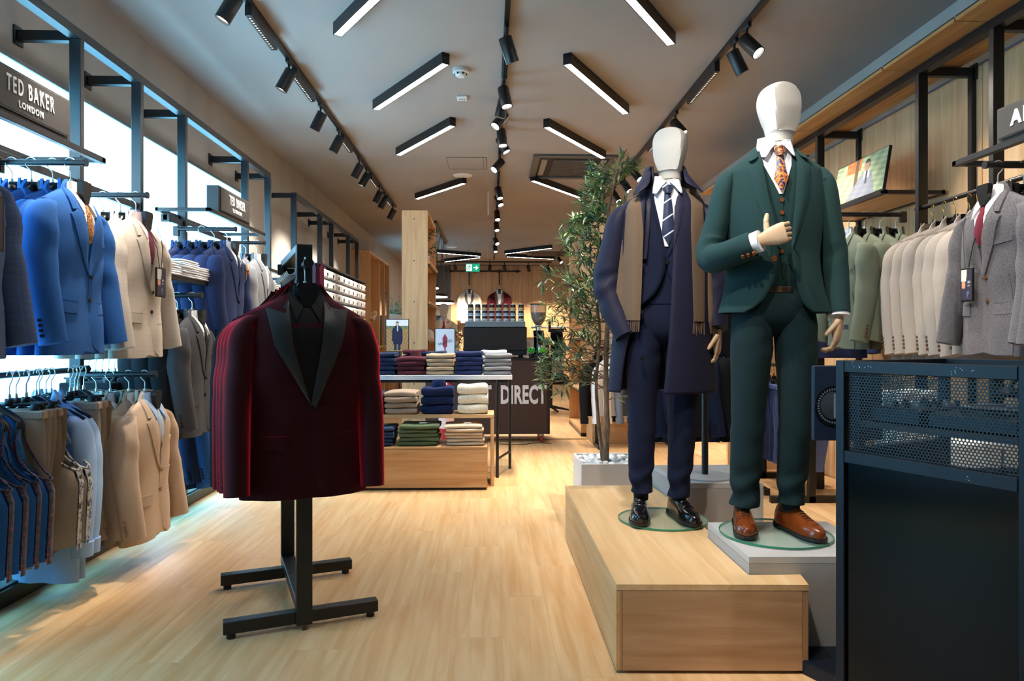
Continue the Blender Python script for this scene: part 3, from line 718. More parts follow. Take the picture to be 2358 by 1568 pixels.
ORTIE = blotch('orange_tie', ['5a2c1a', 'b8752c', 'd29a48', '7a3c1c'], 55); WINE = cloth('wine_tie', '6a2436')
PINKT = cloth('plum_tie', '6d3444'); SLT = cloth('silver_tie', 'b9bcc4')
LINB = blotch('navy_floral_lining', ['12141c', '1d3f66', '7a2c50', '1c1c22'], 32); LING = blotch('grey_floral_lining', ['3e404c', 'b4b0ae', '8c8a92', 'cac6c2'], 30)
LINS = cloth('silver_satin', 'aab0b8', rough=.4); TAUPE = cloth('taupe_wool', '9d8b7a'); TAUPE2 = cloth('taupe_wool_dark', '85715f')
BTN = mat('button_brown', '5e3d22', .3); BTB = mat('button_black', '141414', .3)
SILV = mat('brushed_bar', '9aa0a6', .3, .8)
# ------------------------------------------------------------------ left wall steel frames
def wall_unit(side, posts, y0, y1, label, beam_z=2.835):
    X0, XW = (-2.16, XL) if side < 0 else (2.61, XR-.032)
    t = thing('garment_frame', label, 'clothes rack', (X0, y0, 0))
    sd = -1 if side < 0 else 1
    for y in posts:
        MB().box(0, sd*.06, y-y0-.018, y-y0+.018, .0 if side > 0 else .09, beam_z-.05, .002).build('post', BLACK, t)
        b = MB().box(sd*.06, sd*(abs(XW-X0)-.012), y-y0-.02, y-y0+.02, beam_z-.062, beam_z-.008, .002).build('wall_bracket', BLACK, t)
        MB().box(sd*(abs(XW-X0)-.012), sd*(abs(XW-X0)-.001), y-y0-.035, y-y0+.035, beam_z-.085, beam_z+.015, .002).build('wall_plate', BLACK, b)
        if side > 0: MB().box(sd*.33, sd*.36, y-y0-.018, y-y0+.018, 0, beam_z-.062, .002).build('rear_post', BLACK, t)
    MB().box(0, sd*.06, 0, y1-y0, beam_z-.05, beam_z, .002).build('top_beam', BLACK, t)
    return t
def rail(x0, x1, y, z, label, r=.0145, parent=None):
    """arm pointing out of the wall frame into the shop"""
    t = thing('rail_arm', label, 'rail', (x0, y, z))
    MB().cyl((0, 0, 0), (x1-x0, 0, 0), r, n=14).build('tube', BLACK, t)
    MB().cyl((x1-x0-.004, 0, 0), (x1-x0+.006, 0, 0), r*1.25, n=14).build('end_cap', BLACK, t)
    MB().box(-.02, .02, -.014, .014, -.05, .02, .003).build('clamp', BLACK, t)
    return t
U = wall_unit(-1, [2.42, 3.12, 3.757, 4.393, 5.025], 1.8, 5.03, 'black steel wall frame nearest the viewer along the left wall')
wall_unit(-1, [6.29, 6.93], 5.03, 6.93, 'black steel wall frame behind the second brand sign, left wall')
wall_unit(-1, [7.84, 9.03], 7.84, 9.1, 'black steel wall frame behind the velvet jacket stand')
wall_unit(-1, [9.68, 10.81, 11.52], 9.1, 11.52, 'black steel wall frame above the packed shirts')
t = thing('wall_plinth', 'long low black plinth under the left clothes frames', 'plinth', (-2.16, 1.6, 0))
MB().box(-.34, 0, 0, 5.4, 0, .075, .003).build('body', mat('plinth_black', '141516', .4), t)
MB().box(-.335, -.02, .01, 5.39, .075, .085).build('top_board', mat('plinth_green_grey', '33403f', .5), t)
# horizontal hanging bars between posts
for (a, b, z, l) in [(2.42, 3.75, 2.02, 'upper black hanging bar near the first brand sign'), (3.78, 4.39, 2.02, 'upper black hanging bar above the beige jackets'), (4.76, 5.88, 2.02, 'upper black hanging bar above the navy suits'), (6.3, 6.93, 1.75, 'black hanging bar at the end of the second frame')]:
    t = thing('hanging_bar', l, 'rail', (-2.19, a, z)); MB().box(-.015, .015, 0, b-a, -.02, .02, .002).build('bar', BLACK, t)
    for y in (.0, b-a-.03): MB().box(-.03, .03, y, y+.03, -.03, .024, .002).build('clamp', BLACK, t)
# shelf frames and brand signs
def shelf_frame(x0, x1, y0, y1, z, label, board=None):
    t = thing('shelf_frame', label, 'shelf', (x0, y0, z)); dx = x1-x0
    MB().box(dx-math.copysign(.03, dx), dx, 0, y1-y0, -.028, 0, .002).build('front_bar', BLACK, t)
    MB().box(0, math.copysign(.02, dx), 0, y1-y0, -.028, 0, .002).build('rear_bar', BLACK, t)
    for y in (0, y1-y0-.03): MB().box(0, dx, y, y+.03, -.026, -.002, .002).build('side_bar', BLACK, t)
    if board: MB().box(0, dx-math.copysign(.03, dx), .03, y1-y0-.03, -.02, -.004).build('board', board, t)
    return t
shelf_frame(-2.22, -1.86, 2.3, 3.43, 2.075, 'black sign shelf frame nearest the viewer on the left')
shelf_frame(-2.22, -1.86, 4.68, 5.82, 2.075, 'black shelf frame under the second left brand sign')
def brand_sign(x, y0, y1, z0, z1, rz, lines, label):
    L = y1-y0; t = thing('brand_sign', label, 'sign', (x, (y0+y1)/2, z0), rz)
    sm = mat('sign_charcoal', '3b3836', .5)
    MB().box(-L/2, L/2, 0, .085, 0, z1-z0, .003).build('box', sm, t)
    MB().box(-L/2+.02, L/2-.02, -.006, 0, .02, z1-z0-.01, .002).build('face_plate', sm, t)
    MB().box(-L/2+.02, L/2-.03, -.0075, -.004, .012, .02).build('groove', DARK, t)
    for (txt, sz, h, bold, dx, sx, sp) in lines:
        lettering('lettering', txt, sz, mat('lettering_white', 'f4f4f4', .4), t, (dx, -.007, h), (PI/2, 0, 0), sx=sx, bold=bold, sp=sp)
brand_sign(-1.87, 2.44, 3.16, 2.077, 2.262, PI/2, [('TED BAKER', .090, .115, .0015, .085, .50, 1.35), ('LONDON', .036, .052, .001, .085, .8, 1.35)], 'charcoal sign reading TED BAKER LONDON nearest the viewer')
brand_sign(-1.87, 4.86, 5.48, 2.077, 2.262, PI/2, [('TED BAKER', .092, .115, .0015, .02, .55, 1.3), ('LONDON', .038, .052, .001, .02, .9, 1.3)], 'smaller looking TED BAKER LONDON sign above the navy suits')
# arms with face-out jackets
def face_out(x, y, zt, rz, items, where, arm=True, dx=-.085, k0=None):
    n = len(items)
    if arm:
        r = rail(-2.19 if x < 0 else 2.64, x+(.06 if x < 0 else -.06), y, zt+.098, 'black arm rail holding the '+where)
    for i, kw in enumerate(items):
        kw = dict(kw); lab = kw.pop('label'); kind = kw.pop('kind', 'std'); c = kw.pop('c')
        J = jacket(lab, (x+i*(dx if x < 0 else -dx), y+kw.pop('dy', R.uniform(-.012, .012)), zt+.0), rz+R.uniform(-.05, .05), c, kind, hk=1, **kw)
        if not i: first = J
    return first
HP = PI/2
face_out(-1.87, 2.50, 1.885, HP+.015, [dict(label='blue grey checked jacket at the left edge of frame', c=GBLUE, s=None, t=None)]+
         [dict(label='blue jacket behind the checked one, '+['first', 'second'][i]+' back', c=BLUE, detail=1) for i in range(2)], 'blue grey checked jacket at left edge')
face_out(-1.87, 3.17, 1.89, HP+.015, [dict(label='bright blue suit jacket with white shirt and orange tie', c=BLUE, s=WSH, t=ORTIE)]+
         [dict(label='bright blue jacket, '+['first', 'second', 'third'][i]+' behind the orange tie one', c=BLUE, detail=1) for i in range(3)], 'bright blue jackets')
face_out(-1.87, 3.73, 1.86, HP+.015, [dict(label='beige checked jacket with pink shirt and lanyard card', c=BEIGE, s=PSH, t=PINKT)]+
         [dict(label='beige jacket, '+['first', 'second', 'third'][i]+' behind the pink shirt one', c=BEIGE, detail=1) for i in range(3)], 'beige checked jackets')
face_out(-1.84, 4.93, 1.87, HP+.015, [dict(label='navy suit jacket with white shirt and flower on lapel', c=NAVY, s=WSH, t=NAVYD)]+
         [dict(label='navy jacket, '+ORD[i]+' behind the flower lapel one', c=NAVY, detail=1) for i in range(4)], 'navy jackets with flower')
face_out(-1.84, 5.55, 1.86, HP+.015, [dict(label='mid grey suit jacket beside the navy flower one', c=GREYW, s=WSH, t=SLT)]+
         [dict(label='grey jacket, '+ORD[i]+' behind the mid grey front one', c=GREYW, detail=1) for i in range(2)], 'mid grey jackets')
face_out(-1.84, 4.35, 1.37, HP+.015, [dict(label='charcoal suit jacket with white shirt on the lower arm', c=CHAR, s=WSH, t=BLK)]+
         [dict(label='black jacket, '+ORD[i]+' behind the charcoal one', c=BLK, detail=1) for i in range(3)], 'charcoal jackets')
face_out(-1.83, 3.74, .915, HP+.015, [dict(label='warm beige suit jacket with pale blue shirt, hung low', c=BEIGE2, s=BSH, t=SLT, b=mat('button_tan', '9a7c5c', .35))]+
         [dict(label='taupe jacket, '+ORD[i]+' behind the low beige one', c=TAUPE, s=WSH, t=None, b=mat('button_tan', '9a7c5c', .35), detail=2) for i in range(3)], 'low beige jackets')
face_out(-1.95, 4.95, .95, HP, [dict(label='blue jacket hung low beyond the charcoal jackets', c=BLUE, detail=1), dict(label='navy jacket hung low, behind the blue one', c=NAVYD, detail=1)], 'low blue jackets')
# flower on the navy lapel
t = thing('boutonniere', 'cream and orange rose boutonniere pinned on the navy lapel', 'flower', (-1.745, 5.03, 1.70), HP)
m = MB()
for k in range(9): a = k*2.4; m.ball((.014*math.cos(a)*(k/9), -.01, .012+.014*math.sin(a)*(k/9)), .017, .012, .017, 8, 5)
m.build('rose', mat('rose_cream', 'f0d4a4', .7), t)
m = MB()
for k in range(5): m.ball((.018+.006*math.cos(k*1.3), -.008, -.022+.012*math.sin(k*1.3)), .011, .01, .011, 7, 5)
m.build('small_blooms', mat('bloom_orange', 'a5522c', .7), t)
MB().tube([(0, -.004, 0), (-.012, -.006, -.05), (-.016, -.004, -.085)], .004, 6).build('stem', mat('stem_ochre', 'b08440', .7), t)
# lanyard photo cards
def card(x, y, z, rz, w_, h_, label, neck):
    t = thing('photo_card', label, 'card', (x, y, z), rz)
    MB().box(-w_/2, w_/2, -.004, .004, -h_, 0, .002).build('frame', DARK, t)
    def f(u, v):
        if u < .35+.2*v and v > .6: return (.75, .72, .70)
        if (u-.22)**2+(v-.5)**2*2 < .03: return (.75, .35, .2)
        if .6 < u < .9 and .45 < v < .62 and int(u*22) % 2 == 0 and int(v*24) % 3: return (.6, .6, .62)
        if v < .3 and u > .5 and u < .5+v: return (.12, .14, .34)
        return (.035, .035, .06)
    print_panel('print', w_*.84, h_*.90, 22, 30, f, t, (0, -.0048, -h_/2), (0, 0, 0))
    m = MB()
    for sd in (-1, 1): m.tube([(sd*.01, -.001, -.002), (sd*.03, .004, .10), (sd*.055, .02, neck*.7), (sd*.062, .05, neck)], [(.003, .0015)]*4, 6)
    m.build('lanyard', DARK, t)
    return t
card(-1.745, 3.74, 1.575, HP, .105, .155, 'small photo card on a lanyard over the beige jacket', .23)
card(-1.745, 2.48, 1.71, HP, .14, .20, 'photo card on a lanyard at the left edge of frame', .12)
card(2.19, 3.12, 1.525, -HP-.0, .085, .155, 'photo card on a lanyard over the grey tweed jacket', .30)
# shelf with folded white shirts between the arms
shelf_frame(-2.22, -1.86, 3.95, 4.68, 1.575, 'black shelf holding white shirts beside the charcoal jackets', BLACK)
for k, (y, n) in enumerate([(4.12, 3), (4.38, 4), (4.55, 3)]):
    stack(n, -2.0, y, 1.577, .24, .30, .028, WSH, 'folded white shirt', ['left', 'middle', 'right'][k]+' white shirt pile on the black shelf', HP, .006, 2)
shelf_frame(-2.22, -1.86, 5.85, 6.85, 1.55, 'black shelf at the end of the second frame with shirts', BLACK)
shelf_frame(-2.22, -1.86, 5.85, 6.9, 1.80, 'upper empty black shelf at the end of the second frame')
for k, (y, n) in enumerate([(6.1, 5), (6.45, 5)]):
    stack(n, -2.0, y, 1.552, .26, .30, .03, WSH, 'folded white shirt', ['nearer', 'farther'][k]+' white pile on the end shelf', HP, .006, 2)
# lower row of waistcoats, trousers and shirts hung edge on
t = thing('hanging_bar', 'low black hanging bar carrying the waistcoats and trousers', 'rail', (-2.13, 2.5, 1.04))
MB().cyl((0, 0, 0), (0, 1.26, 0), .0145, n=14).build('bar', BLACK, t)
for y in (.0, 1.22): MB().box(-.06, .016, y, y+.03, -.02, .02, .003).build('bracket', BLACK, t)
ZB = .945; g = 'edge on garments of the low left row'
row = [('w', 2.60, BLUE, LINB), ('w', 2.68, BLUE, LINB), ('w', 2.76, BLUE, LINB), ('w', 2.84, BLUE, LINB), ('w', 2.92, BLUE, LINB), ('t', 2.985, TAUPE), ('t', 3.03, TAUPE), ('t', 3.075, TAUPE2), ('w', 3.13, TAUPE, LING), ('w', 3.185, TAUPE, LING), ('w', 3.24, TAUPE, LING),
       ('s', 3.295, BSH), ('s', 3.345, BSH), ('t', 3.395, TAUPE), ('t', 3.44, TAUPE2), ('w', 3.50, TAUPE, LINS), ('w', 3.56, TAUPE, LINS)]
cnt = {}
for it in row:
    k = it[0]+it[2].name+(it[3].name if len(it) > 3 else ''); n = cnt.get(k, 0); cnt[k] = n+1
    nm = {'royal_blue_wool': 'blue', 'taupe_wool': 'taupe', 'taupe_wool_dark': 'brown taupe', 'pale_blue_shirting': 'pale blue'}[it[2].name]
    p = ({'s': -2.07, 't': -2.01, 'w': -2.045}[it[0]]+R.uniform(-.012, .012), it[1], ZB); rz = .10+R.uniform(-.08, .08)
    if it[0] == 'w':
        ln = {'navy_floral_lining': 'dark floral', 'grey_floral_lining': 'grey floral', 'silver_satin': 'silver satin'}[it[3].name]
        waistcoat('%s waistcoat with %s lining, %s from the viewer' % (nm, ln, ORD[n]), p, rz, it[2], it[3], g)
    elif it[0] == 't': trousers('%s folded trousers, %s in low left row' % (nm, ORD[n]), p, rz, it[2], g, .66, .14)
    else: shirt('pale blue long shirt, %s in low left row' % ORD[n], (p[0]+.01, p[1], ZB), rz-.15, it[2], g, .87)
for k in range(6):
    trousers('black folded trousers behind charcoal jackets, '+ORD[k]+' of six', (-2.28, 4.02+.07*k, 1.0), .05, BLK if k < 3 else NAVYD, 'black trousers behind charcoal jackets', .66, .14)
t = thing('hanging_bar', 'low bar with black trousers behind the charcoal jackets', 'rail', (-2.28, 3.95, 1.094)); MB().cyl((0, 0, 0), (0, .55, 0), .0145, n=12).build('bar', BLACK, t); MB().box(-.2, -.01, .25, .28, -.014, .014).build('bracket', BLACK, t)
# ------------------------------------------------------------------ shirts packed on a rack, left wall further back
t = thing('shirt_rack', 'black rack of clear packed white shirts on the left wall', 'rack', (-2.04, 8.45, 1.42))
MB().box(-.42, .03, -.03, 2.98, -.02, 0, .003).build('bottom_tray', BLACK, t); MB().box(-.42, .03, -.03, 2.98, .675, .695, .003).build('top_tray', BLACK, t)
for y in (-.03, .97, 1.97, 2.96): MB().box(-.42, -.40, y, y+.02, 0, .675).build('upright', BLACK, t)
PK = [cloth('packed_white', 'e9ebee'), cloth('packed_blue', 'ccd4e6'), cloth('packed_grey', 'd6d6da')]
pk = MB().box(-.38, 0, -.15, .15, 0, .10, .012).mesh('pack', 40); pkc = MB().box(.002, .006, -.06, .06, .012, .085, .002).mesh('collar_card', 0); pkl = MB().box(.006, .009, .05, .11, .02, .06).mesh('size_tab', 0)
for i in range(9):
    for j in range(5):
        T = thing('packed_shirt', 'packed shirt in column %s from the viewer, %s' % (ORD[i], ['bottom row', 'second row up', 'middle row', 'fourth row up', 'top row'][j]), 'shirt', (-2.02, 8.62+.325*i, 1.425+.134*j), 0, 'packed shirts on the left rack')
        obj('pack', pk, PK[(i*3+j*2) % 3 if (i+j) % 2 else 0], T); obj('collar_card', pkc, WHITE, T); obj('size_tab', pkl, DARK, T)
# oak wall unit past the shirts
t = thing('oak_wall_unit', 'oak shelving unit on the left wall beyond the packed shirts', 'cabinet', (XL, 12.6, 0))
for y in (0, 1.1, 1.75, 2.4): MB().box(.002, .34, y, y+.05, 0, 2.75, .003).build('upright', OAK_Z, t)
MB().box(.002, .34, 0, 2.45, 2.75, 2.80, .003).build('top_board', OAK_Y, t)
for z in (.35, 1.02): MB().box(.002, .33, .05, 2.4, z, z+.04, .003).build('shelf', OAK_Y, t)
MB().box(.002, .012, .05, 2.4, .39, 2.75).build('back_panel', OAK_Z, t)
t = thing('black_vase', 'glossy black sculptural vase on the oak wall unit shelf', 'vase', (-2.28, 12.95, 1.062))
MB().lathe([(.001, 0), (.07, 0), (.10, .04), (.11, .10), (.07, .16), (.03, .19), (.04, .22), (.025, .24), (.001, .24)], 18).build('body', mat('gloss_black', '0b0b0c', .1), t)
for a in (0, PI): MB().tube([(.09*math.cos(a), .03*math.sin(a), .06), (.15*math.cos(a), 0, .11), (.11*math.cos(a), 0, .17), (.04*math.cos(a), 0, .2)], .014, 8).build('handle', mat('gloss_black', '0b0b0c', .1), t)
for k, y in enumerate((13.75, 14.4)):
    t = thing('mirror_panel', ['nearer', 'farther'][k]+' slim glossy mirror leaning in the oak wall unit', 'mirror', (-2.17, y, 1.062))
    MB().box(-.02, .0, 0, .28, 0, 1.15, .004).build('frame', SILV, t); MB().box(0, .003, .015, .265, .015, 1.135).build('glass', mat('mirror_glass', 'cfd8e0', .08, 1), t)
t = thing('small_flowers', 'small pale flowers on the oak wall unit edge', 'flowers', (-2.12, 12.75, 1.55))
m = MB()
for k in range(10): m.ball((R.uniform(-.05, .05), R.uniform(-.05, .05), R.uniform(.04, .14)), .022, n=7, m=5)
m.build('blooms', mat('bloom_pale', 'e8d8c4', .7), t); MB().lathe([(.001, 0), (.03, 0), (.035, .06), (.001, .06)], 12).build('holder', WHITE, t)
MB().box(-.38, -.03, -.06, .06, -.02, 0).build('bracket', BLACK, t)
t = thing('window_box', 'long white planter box with green leaves past the oak unit', 'planter', (-2.15, 15.4, 1.52))
MB().box(-.3, .1, 0, 1.4, 0, .22, .006).build('box', WHITE, t)
m = MB()
for k in range(420):
    x, y, z = R.uniform(-.3, .12), R.uniform(0, 1.4), .2+abs(R.gauss(0, .17)); a = R.uniform(0, 6.3); l = R.uniform(.05, .1); d = Vector((math.cos(a), math.sin(a), R.uniform(-.3, .8))).normalized()*l; s_ = Vector((-math.sin(a), math.cos(a), 0))*l*.25
    p = Vector((x, y, z)); m.add([p, p+d*.5+s_, p+d, p+d*.5-s_], [(0, 1, 2, 3)])
o = m.build('foliage', mat('leaf_dark', '2f5a30', .6), t, 0); o['kind'] = 'stuff'
MB().box(-.33, -.0, 0, 1.4, -1.52, 0).build('stand', OAK_Z, t)
t = thing('wall_lightbox', 'small glowing wall light box beyond the oak unit', 'lightbox', (XL, 15.2, 1.6)); MB().box(.002, .03, 0, 1.6, .25, .95).build('diffuser', LIGHTBOX, t); MB().box(.002, .04, -.03, 0, .2, 1.0).build('frame', BLACK, t)
# ------------------------------------------------------------------ right wall
wall_unit(1, [2.9, 3.54], 2.2, 3.56, 'black steel wall frame carrying the grey tweed jackets', 2.865)
wall_unit(1, [4.17, 5.48], 3.56, 5.5, 'black steel wall frame carrying the cream blazers', 2.865)
wall_unit(1, [6.75, 8.0], 5.5, 8.0, 'black steel wall frame farther along the right wall', 2.865)
for k, (a, b) in enumerate([(2.0, 3.575), (3.58, 4.245), (4.25, 5.515), (5.52, 6.8), (6.805, 8.0)]):
    t = thing('soffit_board', ORD[k]+' oak canopy board from the viewer above the right wall frame', 'board', (2.44, a, 2.867))
    MB().box(0, .45, 0, b-a-.006, 0, .022, .003).build('board', wood('oak_soffit', '9c7242', 'c0935c', 1), t)
    MB().box(.0, .003, 0, b-a-.006, .022, .028).build('edge_strip', BLACK, t)
# long rail with the cream blazers
t = thing('hanging_bar', 'black rail parallel to the right wall with cream blazers', 'rail', (2.64, 3.3, 2.0))
MB().cyl((0, 0, 0), (0, .92, 0), .0145, n=14).build('bar', BLACK, t); MB().box(-.02, .03, .86, .89, -.03, .016, .003).build('bracket', BLACK, t)
for k in range(7):
    y = 3.40+.098*k
    jacket('cream tweed blazer, '+ORD[6-k]+' from the left in the right row', (2.60+R.uniform(-.015, .015), y, 1.872+R.uniform(-.008, .008)), R.uniform(-.10, .06)-.12, CREAM, 'row', b=BTN, detail=1, group='cream blazers on the right rail', hook=BRASS, hk=1)
face_out(2.29, 3.06, 1.885, -HP, [dict(label='grey tweed jacket with white shirt and wine tie', c=TWEED, s=WSH, t=WINE, b=BTN), dict(label='grey tweed jacket, first behind the wine tie one', c=TWEED, detail=1, b=BTN), dict(label='grey tweed jacket, second behind the wine tie one', c=TWEED, detail=1, b=BTN)], 'grey tweed jackets', dx=-.11)
face_out(2.20, 2.42, 1.88, -HP, [dict(label='grey tweed jacket at the right edge of frame', c=TWEED, b=BTN, detail=1)], 'tweed jacket at the right edge', dx=-.11)
sage = face_out(2.29, 4.36, 1.895, -HP, [dict(label='sage green tweed jacket with white shirt on arm', c=SAGE, s=WSH, t=BLK, b=BTN)]+[dict(label='sage green jacket, %s behind the front sage one' % ORD[i], c=SAGE, detail=1, b=BTN) for i in range(3)], 'sage green jackets', dx=-.10)
pt = MB().box(-.03, .03, -.003, .001, -.014, .014).build('sleeve_label', mat('label_navy', '23303c', .6), sage, 40, (.27, -.165, -.625)); MB().box(-.028, -.016, -.004, -.003, -.01, .01).build('emblem', mat('label_red', '9a5a3a', .6), pt)
for k in range(4): jacket('blue jacket on the far right rail, '+ORD[k]+' from the viewer', (2.55, 5.05+.1*k, 1.85), -.15, NAVY, 'row', detail=1, group='blue jackets beyond the sage ones', hook=BRASS, hk=1)
t = thing('hanging_bar', 'black rail with blue jackets beyond the sage jackets', 'rail', (2.55, 4.9, 1.965)); MB().cyl((0, 0, 0), (0, .55, 0), .0145, n=12).build('bar', BLACK, t); MB().box(0, .1, .25, .28, -.012, .012).build('bracket', BLACK, t)
shelf_frame(2.95, 2.54, 4.41, 5.5, 2.165, 'black picture shelf on the right wall frame', OAK_Y)
shelf_frame(2.66, 2.28, 2.3, 3.36, 2.075, 'black shelf frame under the right brand sign')
brand_sign(2.29, 2.4, 3.07, 2.077, 2.235, -HP, [('ANT', .085, .085, .004, -.14, 1.0, 1.25)], 'charcoal sign beginning with the letters ANT, upper right')
# leaning picture of a man in a grey suit
t = thing('leaning_picture', 'framed photo print of man in grey suit leaning on shelf', 'picture', (2.60, 4.86, 2.19), -HP)
def pic(u, v):
    n = .5+.5*math.sin(u*23+v*17)*math.sin(v*31-u*9); h = ((u-.64)/.062)**2+((v-.77)/.15)**2
    if h < 1: return (.05, .04, .04) if v > .82 or u > .68 else (.42, .26, .18)
    if abs(u-.645) < .02 and .30 < v < .62: return (.05, .06, .09)
    if abs(u-.645) < .05 and .45 < v < .63: return (.62, .63, .66)
    if v < .60 and abs(u-.60-.12*(v-.3)) < .08+.30*(.60-v)**.8: return (.22+.07*n, .23+.07*n, .27+.07*n)
    if .40 < u < .47 and v > .15: return (.13, .09, .05)
    if v > .70 and .22 < u < .52: return (.72, .15, .05) if n > .3 else (.42, .22, .10)
    return (.24+.26*n, .32+.25*n, .17+.18*n)
fr = MB().box(-.34, .34, 0, .02, 0, .30, .002).build('frame', DARK, t); fr.rotation_euler = (-.16, 0, 0)
print_panel('print', .668, .288, 84, 44, pic, fr, (0, -.001, .15), (0, 0, 0))
t = thing('filler_shelf', 'low black shelf added to hold the white boxes', 'shelf', (1.88, 3.15, 0))  # added shelf, only carries the white filler boxes behind the booth
MB().box(0, .80, 0, .3, .57, .59, .002).build('board', BLACK, t)
for x in (.0, .77): MB().box(x, x+.03, .0, .3, 0, .57, .002).build('side', BLACK, t)
bx = MB().box(-.11, .11, -.1, .1, 0, .115, .006).mesh('box_body'); lid = MB().box(-.113, .113, -.103, .103, .085, .12, .006).mesh('lid')
for k, (x, z) in enumerate(((2.02, .59), (2.02, .711), (2.02, .832), (2.29, .59), (2.53, .59))):  # white boxes added to give bright squares through the booth mesh
    T = thing('bright_filler_box', 'white box added for brightness behind the booth mesh, '+['bottom of stack', 'middle of stack', 'top of stack', 'single box beside stack', 'box at far right'][k], 'box', (x, 3.28, z)); obj('box_body', bx, WHITE, T); obj('lid', lid, WHITE, T)
# low right: jeans on a bar and an oak divider
t = thing('oak_divider', 'upright oak divider panel behind the green suit mannequin', 'panel', (2.18, 6.3, 0)); MB().box(0, .78, 0, .04, .0, 2.2, .003).build('board', OAK_Z, t); MB().box(0, .78, -.003, 0, 0, .03).build('kick_strip', OAK_X, t)
DEN = cloth('denim', '3c4a74', scale=300); DEN2 = cloth('denim_light', '5a6a98', scale=300)
t = thing('low_rack', 'low black clothes rack holding jeans at right', 'rack', (2.05, 5.0, 0))
for y in (.0, .9): MB().box(.28, .33, y, y+.04, 0, 1.0, .002).build('post', BLACK, t); MB().box(0, .62, y, y+.04, 0, .05, .002).build('foot', BLACK, t)
MB().cyl((.305, 0, .985), (.305, .94, .985), .0145, n=12).build('bar', BLACK, t); MB().box(.29, .32, .04, .9, .2, .24).build('cross_bar', BLACK, t)
for k in range(8): trousers('folded blue jeans on low rack, '+ORD[k]+' from the viewer', (2.355, 5.06+.105*k, .89), R.uniform(-.1, .15), DEN2 if k < 4 else DEN, 'jeans on the low rack', .62, .15, BRASS, 'jeans')
# rack of dark suits seen low behind the mannequins
t = thing('low_rack', 'black clothes rack of dark suits behind the navy mannequin', 'rack', (1.15, 5.55, 0))
for x in (0, .95): MB().box(x, x+.045, -.02, .02, 0, 1.27, .002).build('post', BLACK, t); MB().box(x, x+.045, -.3, .3, 0, .05, .002).build('foot', BLACK, t)
MB().cyl((0, 0, 1.25), (.99, 0, 1.25), .0145, n=12).build('bar', BLACK, t)
for k in range(8):
    jacket('dark suit jacket on the low rack, %s from the left' % ORD[k], (1.24+.115*k, 5.55, 1.155), HP-.55+R.uniform(-.1, .1), [BLK, NAVYD, NAVY, BLK, BLK, NAVYD, BLK, BLK][k], 'std', detail=1, group='dark suits on the low rack')
# low oak board with tees left of it
t = thing('oak_bench', 'low oak display front behind the olive tree', 'bench', (1.17, 7.9, 0)); MB().box(0, .9, 0, .5, .0, .58, .004).build('body', OAK_X, t); MB().box(-.005, .905, -.005, .505, .58, .605, .003).build('top_board', OAK_Y, t)
t = thing('low_rack', 'black rail of white and dark shirts behind olive tree', 'rack', (1.15, 7.72, 0))
for x in (.02, .85): MB().box(x, x+.04, -.02, .02, 0, 1.12, .002).build('post', BLACK, t); MB().box(x, x+.04, -.25, .15, 0, .04, .002).build('foot', BLACK, t)
MB().cyl((0, 0, 1.1), (.9, 0, 1.1), .0145, n=12).build('bar', BLACK, t)
for k in range(6): shirt('%s shirt on rail behind olive tree, %s from left' % (['black', 'white', 'white', 'grey', 'navy', 'black'][k], ORD[k]), (1.2+.13*k, 7.72, 1.005), .5, [BLK, WSH, WSH, cloth('slate', '6a7482'), NAVYD, BLK][k], 'shirts on the rail behind the olive tree', .66)
# ------------------------------------------------------------------ floor stand with velvet jackets
AX = Vector((.37, -.93, 0)).normalized(); RZ = math.atan2(AX.x, -AX.y)      # direction the jackets face
P0 = Vector((-.762, 2.885, 0))
t = thing('jacket_stand', 'black steel floor stand holding the velvet jackets', 'clothes stand', P0, RZ)
# local -y faces the viewer; second post stands .68 m behind
MB().box(-.032, .032, 0, .035, .02, 1.59, .003).build('front_post', BLACK, t)
MB().box(-.032, .032, .66, .695, .12, 1.59, .003).build('rear_post', BLACK, t)
MB().box(-.032, .032, .035, .66, 1.555, 1.59, .003).build('top_bar', BLACK, t)
MB().box(-.032, .032, .03, .69, .075, .12, .003).build('lower_bar', BLACK, t)
for y in (.02, .62): 
    f_ = MB().box(-.31, .31, y, y+.05, .022, .072, .003).build('foot', BLACK, t)
    for x in (-.28, .28): MB().cyl((x, y+.025, 0), (x, y+.025, .022), .018, n=12).build('glide', DARK, f_)
MB().box(-.008, .008, .0, .02, 0, .03).build('foot_bracket', mat('steel_bracket', '5a4a3c', .4, .6), t)
for z in (1.47, 1.39):
    MB().box(-.031, -.022, .06, .63, z-.012, z+.012, .002).build('hook_strip', mat('strip_dark', '22262c', .4), t)
    for k in range(9): MB().tube([(-.03, .09+k*.062, z), (-.055, .09+k*.062, z-.004), (-.066, .09+k*.062, z+.012)], .004, 6).build('hook', CHROME, t)
MB().tube([(0, .0, 1.50), (0, -.12, 1.50)], .016, 12).build('front_arm', BLACK, t)
MB().cyl((0, -.125, 1.50), (0, -.115, 1.50), .020, n=14).build('arm_cap', BLACK, t)
RED = cloth('burgundy_velvet', '2a030c', rough=.75, sheen=1.0, scale=500)
nt = RED.node_tree; sh_ = node(nt, 'ShaderNodeBsdfSheen', distribution='ASHIKHMIN'); sh_.inputs['Color'].default_value = hx('e0243c'); sh_.inputs['Roughness'].default_value = .30
ad = node(nt, 'ShaderNodeAddShader'); nt.links.new(nt.nodes['Principled BSDF'].outputs[0], ad.inputs[0]); nt.links.new(sh_.outputs[0], ad.inputs[1]); nt.links.new(ad.outputs[0], nt.nodes['Material Output'].inputs[0])
b = RED.node_tree.nodes['Principled BSDF']; b.inputs['Sheen Tint'].default_value = hx('e83050'); b.inputs['Sheen Roughness'].default_value = .35
SATIN = mat('black_satin', '24272a', .36, spec=.6); LIN = cloth('black_lining', '101012', rough=.6)
